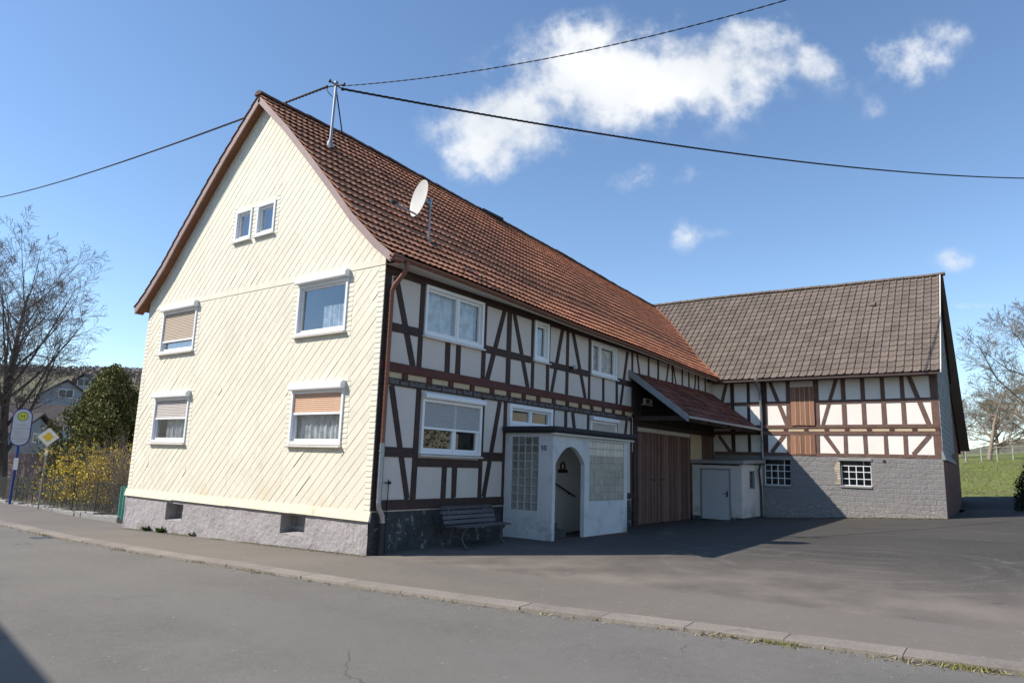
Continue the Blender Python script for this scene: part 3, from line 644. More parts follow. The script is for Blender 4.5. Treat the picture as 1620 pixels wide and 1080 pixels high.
pl = mb.build('plinth', 'plaster', H)
for (a, b, c, d) in CELL:
    k = MB(); pbox(k, GAB, a+.04, b-.04, -.33, -.29, c+.06, c+.10); pbox(k, GAB, a+.04, b-.04, -.33, -.29, d-.05, d-.01); pbox(k, GAB, a+.04, a+.08, -.33, -.29, c+.1, d-.05); pbox(k, GAB, b-.08, b-.04, -.33, -.29, c+.1, d-.05)
    cw = k.build('cellar_window', 'concrete', pl)
    k = MB(); k.quad(GAB(a, -.32, c), GAB(b, -.32, c), GAB(b, -.32, d), GAB(a, -.32, d)); k.build('pane', 'zinc', pl)
mb = MB(); bumpy(mb, FAC, .02, 11.3, -.4, .80, [], -.035, .022, .07, 2.6); mb.build('plinth', 'darkstone', H)['label'] = 'dark grey painted plinth with flaking specks'
# windows of the gable
window(GAB, *WUR, H, boxh=.16, drop=0, label='upper gable window with lace curtain', shutter='shut_pale', cu=(0, .62), ctop=.62, curtain=True)
window(GAB, *WUL, H, boxh=.17, shutter='shut_beige', drop=.70, curtain=True, label='window with beige shutter nearly closed')
window(GAB, *WLR, H, boxh=.17, shutter='shut_orange', drop=.40, label='window with orange shutter part way down')
window(GAB, *WLL, H, boxh=.16, shutter='shut_pale', drop=.44, cu=(0, .8), label='window with pale grey shutter half down')
window(GAB, *WA, H, deep=.16, curtain=False); window(GAB, *WB, H, deep=.16, curtain=False)
for w in (WA, WB):
    pass
mb = MB(); mb.quad(GAB(3.6, -.3, 7), GAB(5.9, -.3, 7), GAB(5.9, -.3, 8), GAB(3.6, -.3, 8)); mb.build('window_blind', 'housewall', H)
# facade
WIN1, WIN2, WIN3 = (1.2, 3.22, 4.46, 5.56), (5.36, 6.05, 4.5, 5.55), (8.34, 9.95, 4.50, 5.50)
WIN4, WIN5, WIN6 = (1.27, 3.28, 1.95, 3.24), (4.36, 6.31, 2.70, 3.27), (8.34, 9.93, 1.95, 3.25)
wall(FAC, -.022, .02, 11.06, .8, 3.44, [WIN4, WIN5, WIN6], 'infill_wall', 'infill', H)
wall(FAC, -.022, .02, BX, 3.54, 5.75, [WIN1, WIN2, WIN3], 'infill_wall', 'infill', H)
wall(FAC, -.018, .02, 11.06, 3.43, 3.56, [], 'panel_strip', 'cream_panel', H)['label'] = 'cream strip between the joist ends'
D0, D1 = -.10, 0.0
def post(u, z0, z1, w=.15, m='timber', P=FAC, par=None, lean=0.): return bar(P, (u, z0), (u+lean, z1), w, D0, D1, 'post', m, par or H)
def brace(a, b, w=.145, m='timber', P=FAC, par=None): return bar(P, a, b, w, D0, D1-.003, 'brace', m, par or H)
def rail(u0, u1, z0, z1, m='timber', P=FAC, par=None, name='rail', d=.004): return bar(P, (u0, (z0+z1)/2), (u1, (z0+z1)/2), z1-z0, D0, D1+d, name, m, par or H)
ZB, ZP = 3.74, 5.53
post(.105, 1.03, 5.53, .19)
rail(.02, 11.08, 3.555, 3.74, 'timber_red', name='beam', d=.02)
rail(.02, 11.08, 3.28, 3.43, 'timber', name='beam', d=.016)
rail(.02, 11.08, .83, 1.03, 'timber', name='beam', d=.012)
rail(.02, BX, 5.53, 5.70, 'timber', name='beam', d=.012)
for u in (.73, 1.46, 2.16, 2.90, 3.65, 4.32, 4.96, 5.62, 6.37, 7.06, 7.76, 8.42, 9.12, 9.76, 10.42):
    k = MB(); pbox(k, FAC, u-.07, u+.07, -.1, .028, 3.434, 3.551); k.build('joist_end', 'timber_red', H, bevel=.006)
# upper floor
for u, w in ((1.13, .14), (3.29, .13), (4.28, .18), (7.045, .14), (8.28, .12), (9.99, .12), (11.06, .12)): post(u, ZB, ZP, w)
for u, z1, w in ((2.02, 4.40, .16), (2.38, 4.40, .16), (5.34, 4.44, .13), (6.05, 4.44, .13), (9.13, 4.44, .11)): post(u, ZB, z1, w)
post(5.30, 4.44, ZP, .1); post(6.11, 4.44, ZP, .08)
for a, b in (((.33, 5.51), (.95, ZB)), ((4.06, 5.53), (3.46, ZB)), ((4.47, 5.53), (5.16, ZB)), ((6.76, 5.53), (6.27, ZB)), ((7.33, 5.53), (8.05, ZB)), ((10.72, 5.5), (10.25, ZB))): brace(a, b, .15)
for a, b in ((.2, 1.06), (3.355, 4.19), (4.37, 5.25), (6.16, 6.975), (7.115, 8.22), (10.05, 11.0)): rail(a, b, 4.38, 4.56)
for u, w in ((12.29, .11), (13.06, .11), (14.3, .11), (15.19, .10), (15.84, .10), (16.8, .1), (17.51, .09)): post(u, 4.7, ZP, w)
for a, b in (((11.4, 5.52), (11.66, 4.7)), ((13.96, 5.52), (13.70, 4.7)), ((14.37, 5.52), (14.68, 4.7)), ((16.56, 5.52), (16.36, 4.7))): brace(a, b, .1)
# ground floor
for u, w in ((1.165, .15), (3.34, .13), (4.23, .13), (6.38, .12), (7.02, .13), (8.24, .12), (9.99, .1), (11.0, .12)): post(u, 1.03, 3.28, w)
for u in (2.09, 2.43): post(u, 1.03, 1.69, .16)
for a, b in (((.38, 3.27), (1.0, 1.03)), ((4.0, 3.27), (3.5, 1.03)), ((7.37, 3.27), (7.6, 2.4)), ((10.67, 3.27), (10.48, 2.4))): brace(a, b, .15)
for a, b, z in ((.2, 1.09, 1.96), (3.405, 4.165, 1.95)): rail(a, b, z-.1, z+.1)
rail(1.24, 3.275, 1.68, 1.865)
# painted inscription on the lower beam: illegible pale blackletter strokes
mb = MB(); u = .3; rs = random.Random(3)
while u < 10.8:
    for _ in range(rs.randint(3, 9)):
        hgt = rs.choice((.055, .055, .055, .085, .09)); z0 = 3.318 - (0.012 if rs.random() < .15 else 0)
        for s_ in range(rs.choice((1, 2, 2, 3))):
            lean = .006*rs.uniform(-1, 1)
            mb.quad(FAC(u, .0175, z0), FAC(u+.011, .0175, z0+.004), FAC(u+.011+lean, .0175, z0+hgt), FAC(u+lean, .0175, z0+hgt-.004))
            if rs.random() < .6: mb.quad(FAC(u, .0178, z0+hgt-.012), FAC(u+.022, .0178, z0+hgt-.002), FAC(u+.022, .0178, z0+hgt+.006), FAC(u, .0178, z0+hgt-.004))
            if rs.random() < .5: mb.quad(FAC(u, .0178, z0), FAC(u+.024, .0178, z0+.008), FAC(u+.024, .0178, z0+.016), FAC(u, .0178, z0+.008))
            u += .024
        u += .010
        if u > 10.85: break
    u += .06
mb.build('inscription', 'paintmark', H)['label'] = 'faded pale painted lettering along the dark beam'
window(FAC, *WIN1, H, mull=(.56,), label='wide two-light upper window with lace curtain')
window(FAC, *WIN2, H, label='narrow single upper window', fw_=.09)
window(FAC, *WIN3, H, mull=(.37,), label='upper window of two unequal lights')
window(FAC, *WIN4, H, mull=(.555,), boxh=.13, shutter='shut_grey', drop=.50, curtain=False, label='ground floor window with grey shutter half down')
window(FAC, *WIN5, H, mull=(.5,), curtain=False, label='small two-light window above the porch roof', fw_=.10)
window(FAC, *WIN6, H, boxh=.12, shutter='shut_pale', drop=.95, curtain=False, label='window with closed shutter behind the porch roof')
# interior partition so rooms read dark
mb = MB(); mb.box(.4, 18.0, 5.2, 5.25, .3, 5.6); mb.box(.3, 18., .3, 9.3, 3.38, 3.48); mb.box(.3, 18., .3, 9.3, 5.78, 5.82); mb.box(.3, 18., .3, 9.3, .3, .35)
mb.build('inner_walls', 'housewall', H)
mb = MB(); mb.quad((0, GW, -.4), (22, GW, -.4), (22, GW, 5.9), (0, GW, 5.9)); mb.build('rear_wall', 'infill', H)
# boarding behind the canopy
mb = MB(); x = 11.12
while x < 18.3:
    mb.box(x, min(x+.19, BX), -.02+random.uniform(-.004, .004), .05, 3.16, 4.75); x += .2
mb.build('weatherboarding', 'darkboard', H)
k = MB(); pbox(k, FAC, 11.07, BX, -.1, .05, 3.13, 3.30); k.build('beam', 'timber', H, bevel=.008)
k = MB(); pbox(k, FAC, 11.1, 11.36, -.1, .03, -.1, 3.13); k.build('post', 'timber', H, bevel=.008)
k = MB(); pbox(k, FAC, 15.70, 15.80, -.1, .03, -.1, 3.13); k.build('post', 'timber', H, bevel=.008)
wall(FAC, -.02, 15.8, 17.05, 1.0, 3.13, [], 'infill_wall', 'cream_panel', H)
mb = MB(); x = 17.07
while x < 18.2: mb.box(x, x+.145, -.01, .03, 1.0, 3.13); x += .15
mb.build('board_door', 'gatewood', H)
# barn gate in the house
def boards(mb, P, u0, u1, z0, z1, w, d0, d1, strip=None, gap=.006):
    n = int(round((u1-u0)/w)); w = (u1-u0)/n
    for i in range(n):
        a = u0+i*w; jz = random.uniform(-.012, .004); pbox(mb, P, a+gap/2, a+w-gap/2, d0, d1+random.uniform(-.004, .004), z0+jz, z1)
        if strip is not None: pbox(strip, P, a-.016, a+.016, d1-.004, d1+.020, z0+.02, z1)
for (a, b) in ((11.37, 12.80), (12.84, 15.69)):
    mb = MB(); st = MB(); boards(mb, FAC, a, b, T(a, 0)+.02, 2.98, .135, .0, .045, st)
    g = mb.build('gate_leaf', 'gatewood', H, bevel=.003); st.build('cover_strips', 'gatestrip', g)
    k = MB(); pbox(k, FAC, a, b, .0, .058, 2.985, 3.115); k.build('top_rail', 'soffit', g)
    k = MB(); h = (b-.12 if a < 12 else a+.1); pbox(k, FAC, h-.015, h+.45*(1 if a > 12 else -1), .066, .082, 1.42, 1.46); k.build('latch', 'iron', g)
# eaves: soffit, gutter, downpipe
mb = MB(); xs = np.linspace(-.02, 17.9, 40)
for a, b in zip(xs, xs[1:]):
    mb.quad((a, -.02, 5.70), (b, -.02, 5.70), (b, -.40, eave_z(b)-.12), (a, -.40, eave_z(a)-.12)); mb.quad((a, -.40, eave_z(a)-.12), (b, -.40, eave_z(b)-.12), (b, -.41, eave_z(b)-.0), (a, -.41, eave_z(a)-.0))
mb.build('soffit', 'soffit', H)
mb = MB(); prof = [(math.cos(a)*.065, math.sin(a)*.065) for a in np.linspace(math.pi, 2*math.pi, 9)]; prof = [(p[0], p[1]) for p in prof]+[(.058, .0)]+[(math.cos(a)*.058, math.sin(a)*.058) for a in np.linspace(2*math.pi, math.pi, 9)]
xs = np.linspace(-.30, 17.75, 46); vs = [(x, -.475+p[0], eave_z(x)-.035+p[1]) for x in xs for p in prof]; k = len(prof)
mb.add(vs, [(i*k+j, i*k+j+1, (i+1)*k+j+1, (i+1)*k+j) for i in range(len(xs)-1) for j in range(k-1)], .5, True)
gut = mb.build('gutter', 'copper', H)
mb = MB(); mb.tube([(.13, -.475, 5.70), (.13, -.475, 5.60), (.13, -.42, 5.50), (.13, -.16, 5.27), (.13, -.09, 5.15), (.13, -.09, 2.12)], .05, 12); dp = mb.build('downpipe', 'copper', H)
mb = MB(); mb.tube([(.13, -.09, 2.12), (.13, -.09, .95)], .056, 12); mb.tube([(.13, -.09, 1.95), (.13, -.09, 1.98)], .064, 12); mb.build('pipe_section', 'zinc', dp)
mb = MB(); mb.tube([(.13, -.09, .98), (.14, -.09, .88), (.22, -.11, .74), (.24, -.11, .62)], .058, 12); mb.tube([(.24, -.11, .64), (.24, -.11, .61)], .075, 12); mb.build('pipe_bend', 'chrome', dp)
mb = MB(); mb.tube([(.24, -.11, .62), (.24, -.11, -.05)], .066, 12); mb.tube([(.24, -.11, .36), (.24, -.11, .33)], .078, 12); mb.build('standpipe', 'iron', dp)
mb = MB(); mb.tube([(.42, -.03, -.02), (.42, -.03, 1.42)], .011, 6); mb.tube([(.42, -.02, 1.36), (.42, -.08, 1.36)], .03, 8); mb.tube([(.30, -.03, 1.36), (.42, -.03, 1.36)], .01, 6); mb.build('earth_rod', 'iron', H)
# roof
PAN = [(0, .003), (.12, .014), (.26, .021), (.42, .015), (.56, .005), (.72, -.002), (.88, .0), (1.0, .004)]
mb = MB()
for sgn in (0, 1):
    for i in range(len(PY)-1):
        for a, b in zip(np.linspace(-.22, 23.4, 40), np.linspace(-.22, 23.4, 40)[1:]):
            f = (lambda Y: Y) if sgn == 0 else (lambda Y: 2*RIDGE_Y-Y)
            mb.quad(*[(x, f(Y), hroof(x, Y)-.05) for x, Y in ((a, PY[i]), (b, PY[i]), (b, PY[i+1]), (a, PY[i+1]))])
roof = mb.build('roof', 'brownboard', H)
tm = tiles(hsurf, -.27, 23.2, .172, SL[-1]-.03, .36, PAN, .068, jit=.004, ov=1.28, lip=.018, keep=lambda x, s: x < 18.6+max(0, (hsurf(x, s).z-5.3))/.89)
tm.build('roof_tiles', 'tile', roof, fix=False)
tm = tiles(lambda u, s: Vector((u, 2*RIDGE_Y-hsurf(u, s).y, hsurf(u, s).z)), -.27, 23.2, .41, SL[-1]-.03, .345, [(0, .01), (.5, .03), (1, .01)], .03)
tm.build('roof_tiles', 'tile', roof, fix=False)['label'] = 'tiles of the far slope'
mb = MB(); x = -.29
while x < 23.3:
    jz = random.uniform(-.015, .015); ln = .40
    for (xa, xb, ra, rb) in ((x, x+ln, .125, .108),):
        vs = []
        for xx, rr in ((xa, ra), (xb, rb)):
            for a in np.linspace(-.15, math.pi+.15, 9): vs.append((xx, RIDGE_Y+math.cos(a)*rr*1.15, ridge_z(xx)+.01+jz+math.sin(a)*rr*.8))
        mb.add(vs, [(i, i+1, 10+i-0, 9+i) for i in range(8)]+[tuple(range(9))], None, False)
    x += .365
mb.build('ridge_tiles', 'ridge', roof)
mb = MB()
vr = [(Y, hroof(-.3, Y)) for Y in PY]; vl = [(2*RIDGE_Y-Y, z) for Y, z in reversed(vr)]
for side_, line in (('r', vr), ('l', vl)):
    for (p, q) in zip(line, line[1:]):
        d = Vector((q[0]-p[0], q[1]-p[1])).normalized(); n = Vector((d.y, -d.x)); n = n if n.y < 0 else -n
        lo = lambda s: (s[0]+n.x*.12*.6, s[1]-.165) 
        a, b, c, e = p, q, lo(q), lo(p)
        mb.hexa([(-.240, *a), (-.210, *a), (-.210, *e), (-.240, *e), (-.240, *b), (-.210, *b), (-.210, *c), (-.240, *c)])
mb.build('verge_board', 'verge', roof)
mb = MB()
for line in (vr, vl):
    for (p, q) in zip(line, line[1:]): mb.quad((-.210, p[0], p[1]-.15), (-.210, q[0], q[1]-.15), (.02, q[0], q[1]-.15), (.02, p[0], p[1]-.15))
mb.build('verge_soffit', 'brownboard', roof)
mb = MB(); mb.box(-.27, .02, -.52, -.36, 5.66, 5.80); mb.build('eave_end', 'copper', roof, bevel=.02)
mb = MB(); mb.box(8.6, 9.8, 4.55, 4.95, 10.50, 10.625); mb.build('ridge_hatch', 'bitumen', roof, bevel=.03)
# valley edge against the barn roof
def valley_pt(z):
    x = 17.75+(z-5.33)/.889
    Y = min(np.arange(-.4, 4.77, .01), key=lambda yy_: abs(hroof(x, yy_)-z)); return Vector((x, float(Y), z))
VP = [valley_pt(z) for z in np.linspace(5.42, 9.85, 16)]
mb = MB()
for i, (p, q) in enumerate(zip(VP, VP[1:])):
    o1 = Vector((-.02, 0, .055)); s_ = Vector((-.10, .0, .0)); w_ = .015*random.random()
    mb.hexa([p+s_, p+Vector((.09, 0, .07)), q+Vector((.09, 0, .07)), q+s_, p+s_+o1*(1.3+w_*10), p+Vector((.09, 0, .13+w_)), q+Vector((.09, 0, .13)), q+s_+o1*1.3])
mt_v = mat('fresh_orange_mortar', (.42, .15, .075), .9, .2, 4, .2, 20); mb.build('valley_edge', mt_v, roof)
# lamp
mb = MB(); mb.lathe([(.001, -.07), (.05, -.055), (.075, 0), (.05, .055), (.001, .07)], (7.25, -.12, 4.53), 12); lp = mb.build('wall_lamp', 'dish', H)
mb = MB(); mb.tube([(7.25, -.0, 4.53), (7.25, -.08, 4.53)], .035, 8); mb.build('bracket', 'iron', lp)
mb = MB(); mb.tube([(10.95, -.05, 2.3), (10.95, -.05, 3.38), (10.6, -.05, 3.42)], .012, 6); mb.build('cable_conduit', 'soffit', H)
# porch
PX0, PX1, PYF, PZT = 4.25, 7.97, -1.38, 2.54
pmb = MB(); th = .11
LG = (-.98, -.20, .74, 2.45); RG = (5.93, 7.79, .95, 2.43)
def PLEFT(u, d, z): return (PX0-d, u, z)
for a, b, c, d in cells(PYF, 0, .0, PZT, [LG]): pmb.box(PX0, PX0+th, a, b, c, d, .5)
AX0, AX1, AZ0, AZ1 = 4.37, 5.70, 1.84, 2.25; n = 24
def arch(x):
    t = abs((x-(AX0+AX1)/2)/((AX1-AX0)/2)); return AZ0+(AZ1-AZ0)*(1-t**2.0)
zz0 = .05
pmb.box(PX0+th, AX0, PYF, PYF+th, zz0, PZT, .5) if AX0 > PX0+th else None
for i in range(n):
    a, b = lerp(AX0, AX1, i/n), lerp(AX0, AX1, (i+1)/n)
    pmb.hexa([(a, PYF, arch(a)), (b, PYF, arch(b)), (b, PYF+th, arch(b)), (a, PYF+th, arch(a)), (a, PYF, PZT), (b, PYF, PZT), (b, PYF+th, PZT), (a, PYF+th, PZT)], .5)
for a, b, c, d in cells(AX1, PX1, zz0, PZT, [RG]): pmb.box(a, b, PYF, PYF+th, c, d, .5)
pmb.box(PX1-th, PX1, PYF+th, -.03, zz0, PZT, .5); lin = MB(); lin.box(PX0+th, PX1-th, -.05, -.03, zz0, PZT-.1, .5); lin.box(PX1-th-.012, PX1-th-.001, PYF+th, -.05, zz0, PZT-.1, .5); pmb.box(PX0+th, PX1-th, PYF+th, -.05, 2.44, PZT-.01, .5)
lin_ = lin
PO = pmb.build('porch', 'whitewash', H); lin_.build('inner_lining', 'infill_barn', PO); PO['label'] = 'white rendered entrance porch with arched opening'
mb = MB(); mb.box(PX0-.13, PX1+.30, PYF-.14, -.012, 2.545, 2.585); mb.box(PX0-.16, PX1+.33, PYF-.17, -.012, 2.587, 2.69); mb.build('porch_roof', 'bitumen', PO, bevel=.012)
mb = MB(); mb.box(PX0-.10, PX1+.22, PYF-.11, PYF-.005, 2.50, 2.543); mb.build('roof_trim', 'soffit', PO)
mb = MB(); mb.box(PX0-.01, PX1+.01, PYF-.012, PYF+.1, -.1, .115); mb.box(PX0-.01, PX0+.1, PYF-.012, -.03, -.1, .10); mb.build('porch_base', 'brickred', PO)
def gblocks(P, u0, u1, z0, z1, nu, nz_, m, name):
    fr = MB(); g = 0.012; du, dz = (u1-u0)/nu, (z1-z0)/nz_
    for i in range(nu+1): pbox(fr, P, u0+i*du-g/2, u0+i*du+g/2, -.09, -.016, z0, z1)
    for j in range(nz_+1): pbox(fr, P, u0, u1, -.09, -.019, z0+j*dz-g/2, z0+j*dz+g/2)
    fo = fr.build(name, 'soffit', PO)
    gb = MB()
    for i in range(nu):
        for j in range(nz_):
            a, b, c, d = u0+i*du+g/2, u0+(i+1)*du-g/2, z0+j*dz+g/2, z0+(j+1)*dz-g/2; e = .022
            r_ = random.random() if m == 'gb_dark' else (random.uniform(.65, 1.) if j >= nz_-2 else random.uniform(.15, .4))  # top two pale rows whiter: a reflection put into the block colour
            v = [P(a, -.03, c), P(b, -.03, c), P(b, -.03, d), P(a, -.03, d), P(a+e, -.012, c+e), P(b-e, -.012, c+e), P(b-e, -.012, d-e), P(a+e, -.012, d-e)]
            gb.add(v, [(0, 1, 5, 4), (1, 2, 6, 5), (2, 3, 7, 6), (3, 0, 4, 7), (4, 5, 6, 7)], r_)
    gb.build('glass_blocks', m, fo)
gblocks(PLEFT, LG[0], LG[1], LG[2], LG[3], 4, 9, 'gb_dark', 'glass_block_window')
def PFRONT(u, d, z): return (u, PYF-d, z)
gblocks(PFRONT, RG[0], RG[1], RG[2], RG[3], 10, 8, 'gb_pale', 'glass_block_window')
mb = MB()      # house number 10 on the left side wall
def pl_(u, z): return (PX0-.004, u, z)
c0, zc, hh = -1.10, 2.19, .062
pbox(mb, PLEFT, c0+.010, c0+.032, .001, .008, zc-hh, zc+hh)
mb.add([PLEFT(c0+.028, .008, zc+hh), PLEFT(c0+.05, .008, zc+hh-.035), PLEFT(c0+.05, .008, zc+hh-.055), PLEFT(c0+.028, .008, zc+hh-.025)], [(0, 1, 2, 3)])
zx = c0-.060; n = 20
for i in range(n):
    a, b = 2*math.pi*i/n, 2*math.pi*(i+1)/n
    mb.hexa([PLEFT(zx+math.cos(t)*rx, d, zc+math.sin(t)*rz) for d in (.001, .008) for t, rx, rz in ((a, .042, hh), (b, .042, hh), (b, .020, hh-.022), (a, .020, hh-.022))])
mb.build('house_number', 'digit', PO)
mb = MB(); mb.box(4.42, 5.25, -1.15, -.06, .02, .30); mb.box(4.42, 4.95, -1.1, -.06, .30, .47); mb.box(4.42, 4.7, -1.1, -.06, .47, .64); mb.build('steps', 'darkstone', PO, bevel=.01)
mb = MB(); mb.tube([(6.1, -.12, 1.42), (7.35, -.12, .98)], .022, 8); mb.tube([(6.3, -.05, 1.33), (6.3, -.12, 1.33)], .012, 6); mb.tube([(7.1, -.05, 1.05), (7.1, -.12, 1.05)], .012, 6); mb.build('handrail', 'iron', PO)
# horseshoe ornament hanging on the porch wall
WR = Vector((6.78, -.07, 1.68))
mb = MB(); mb.tube([WR+Vector((math.cos(a)*.10, 0, .10+math.sin(a)*.11)) for a in np.linspace(-.9, math.pi+.9, 14)], .022, 6); mb.box(WR.x-.22, WR.x+.22, WR.y-.012, WR.y+.012, WR.z-.07, WR.z+.02)
for i in range(5): mb.lathe([(.001, -.02), (.04, 0), (.001, .02)], (WR.x-.18+i*.09, WR.y-.02, WR.z-.02), 8, (0, 1, 0))
tag(mb.build('door_ornament', 'wreath', None), 'dark red horseshoe ornament hanging on the inner porch wall', 'ornament')
# canopy over the gate
cs = lambda u, s: Vector((u, -1.92*s/2.39, 4.86-1.43*s/2.39)); 
CSF = lambda u, s: Vector((u, -1.92*(2.39-s)/2.39, 4.86-1.45*(2.39-s)/2.39+.012*nz3(u*.8, s*.8, 2)))
mb = MB()
for a in range(1): mb.hexa([(10.86, -.01, 4.80), (BX-.01, -.01, 4.80), (BX-.01, -1.90, 3.37), (10.86, -1.90, 3.37), (10.86, -.01, 4.85), (BX-.01, -.01, 4.85), (BX-.01, -1.90, 3.42), (10.86, -1.90, 3.42)])
CA = mb.build('gate_canopy', 'darkboard', H); CA['label'] = 'lean-to tiled canopy over the wooden gate'
FLAT = [(0, .0), (.06, .022), (.16, .024), (.22, .004), (.55, .008), (.9, .004), (1.0, .0)]
tm = tiles(CSF, 10.84, BX-.02, .30, 2.39, .345, FLAT, .042, jit=.01); tm.build('canopy_tiles', 'tile_canopy', CA, fix=False)
mb = MB(); mb.hexa([(10.80, .0, 4.70), (10.85, .0, 4.70), (10.85, -1.97, 3.24), (10.80, -1.97, 3.24), (10.80, .0, 4.93), (10.85, .0, 4.93), (10.85, -1.97, 3.45), (10.80, -1.97, 3.45)]); mb.build('verge_board', 'zinc', CA)
mb = MB(); mb.tube([(10.8, -1.985, 3.37), (18.1, -1.985, 3.40)], .05, 10); mb.tube([(18.05, -1.985, 3.36), (18.05, -1.985, 3.05), (18.16, -1.97, 2.98), (18.24, -1.95, 2.98)], .03, 8); mb.build('gutter', 'zinc', CA)
mb = MB(); mb.box(10.9, BX-.02, -1.80, -1.65, 3.28, 3.42); mb.build('purlin', 'timber', CA, bevel=.01)
for x in (11.1, 13.0, 14.9, 16.8):
    k = MB(); k.hexa([(x, -.02, 4.66), (x+.1, -.02, 4.66), (x+.1, -1.85, 3.28), (x, -1.85, 3.28), (x, -.02, 4.79), (x+.1, -.02, 4.79), (x+.1, -1.85, 3.41), (x, -1.85, 3.41)]); k.build('rafter', 'timber', CA)
k = MB(); k.hexa([(11.1, -.02, 3.30), (11.22, -.02, 3.30), (11.22, -1.7, 3.30), (11.1, -1.7, 3.30), (11.1, -.02, 3.44), (11.22, -.02, 3.44), (11.22, -1.7, 3.44), (11.1, -1.7, 3.44)]); k.build('tie_beam', 'timber', CA)
# small shelf frame under the canopy
k = MB(); x0, x1 = 11.75, 12.25
k.box(x0-.12, x1+.05, -.16, -.03, 3.86, 3.885); k.box(x0, x0+.025, -.14, -.04, 3.885, 4.06); k.box(x1-.025, x1, -.14, -.04, 3.885, 4.06); k.box(x0, x1, -.14, -.04, 4.06, 4.085); k.box(x0+.30, x0+.34, -.1, -.05, 3.885, 3.97)
tag(k.build('wall_shelf', 'soffit'), 'small pale framed shelf on the dark boards under the canopy', 'shelf')

# ================================================================== BARN
B = empty('timbered_barn', (BX, -7.9, .45), 'half-timbered barn with grey stone base and brown tiled roof', 'barn')
BL, BR = -7.9, 9.4
BW1, BW2 = (-2.95, -1.96, 1.33, 2.28), (-5.69, -4.68, 1.42, 2.30)
mb = MB(); bumpy(mb, BARN, BL, .0, -.4, 2.44, [BW1, BW2], .005, .014, .1, 2.2)
for (a, b, c, d) in (BW1, BW2):
    for q in (((a, c), (b, c)), ((b, c), (b, d)), ((b, d), (a, d)), ((a, d), (a, c))): mb.quad(BARN(q[0][0], .0, q[0][1]), BARN(q[1][0], .0, q[1][1]), BARN(q[1][0], -.25, q[1][1]), BARN(q[0][0], -.25, q[0][1]))
SB = mb.build('stone_wall', 'stone', B)
BD = (-3.90, -3.04, 3.58, 5.03)
wall(BARN, -.022, BL+.05, .3, 2.44, 5.42, [], 'infill_wall', 'infill_barn', B)
wall(BARN, -.019, BL+.1, -2.15, 3.36, 3.48, [], 'panel_strip', 'cream_panel', B)
Bt = dict(m='timber_barn', P=BARN, par=B)
for a, b, c, d in ((BL+.02, -.02, 2.44, 2.56), (BL+.02, -.02, 3.22, 3.37), (BL+.02, -.02, 3.47, 3.60), (BL+.02, .2, 5.27, 5.42)): rail(a, b, c, d, name='beam', d=.012, **Bt)
post(-2.03, 2.56, 5.27, .24, m='timber', P=BARN, par=B)
for u, w in ((-2.95, .16), (-3.96, .17)): post(u, 3.6, 5.27, w, **Bt)
for u, w in ((-4.90, .15), (-5.55, .15), (-6.20, .14), (-6.82, .14), (-7.77, .23)): post(u, 3.60, 5.27, w, **Bt); post(u, 2.56, 3.22, w*.95, **Bt)
for u in (-2.90, -3.95): post(u, 2.56, 3.22, .13, **Bt)
for u in (-.79, -1.43): post(u, 2.56, 5.27, .14, m='timber', P=BARN, par=B)
for a, b in (((-2.28, 5.27), (-2.88, 3.6)), ((-4.68, 5.27), (-4.15, 3.6)), ((-7.05, 5.27), (-7.55, 3.6)), ((-2.76, 3.22), (-2.27, 2.56)), ((-4.21, 3.22), (-4.64, 2.56)), ((-7.56, 3.22), (-7.02, 2.56)), ((-.56, 5.27), (-.33, 4.4)), ((-.2, 3.2), (-.7, 2.5))): brace(a, b, .14, **Bt)
for a, b in ((-.3, -.72), (-.86, -1.36), (-1.5, -1.91), (-2.15, -2.87), (-4.045, -4.825), (-4.975, -5.475), (-5.625, -6.13), (-6.27, -6.75), (-6.89, -7.655)): rail(b, a, 4.37, 4.51, **Bt)
for u in (-2.81, -3.55, -4.27, -4.96, -5.69, -6.41, -7.11, -7.8):
    k = MB(); pbox(k, BARN, u-.07, u+.07, -.1, .02, 3.374, 3.466); k.build('joist_end', 'timber_red', B, bevel=.005)
mb = MB(); boards(mb, BARN, BD[0], BD[1], BD[2], BD[3], .172, .0, .05, None, .022); dr = mb.build('loft_door', 'doorwood', B, bevel=.004)
k = MB()
for i in range(1, 5): pbox(k, BARN, lerp(BD[0], BD[1], i/5)-.009, lerp(BD[0], BD[1], i/5)+.009, .01, .052, BD[2]+.01, BD[3]-.01)
k.build('cover_strips', 'cream_panel', dr)
mb = MB(); boards(mb, BARN, -3.88, -2.97, 2.50, 3.22, .185, .0, .03, None, .02); dr = mb.build('loft_hatch', 'doorwood', B, bevel=.004)
k = MB()
for i in range(1, 5): pbox(k, BARN, lerp(-3.88, -2.97, i/5)-.009, lerp(-3.88, -2.97, i/5)+.009, .005, .032, 2.52, 3.2)
k.build('cover_strips', 'cream_panel', dr)
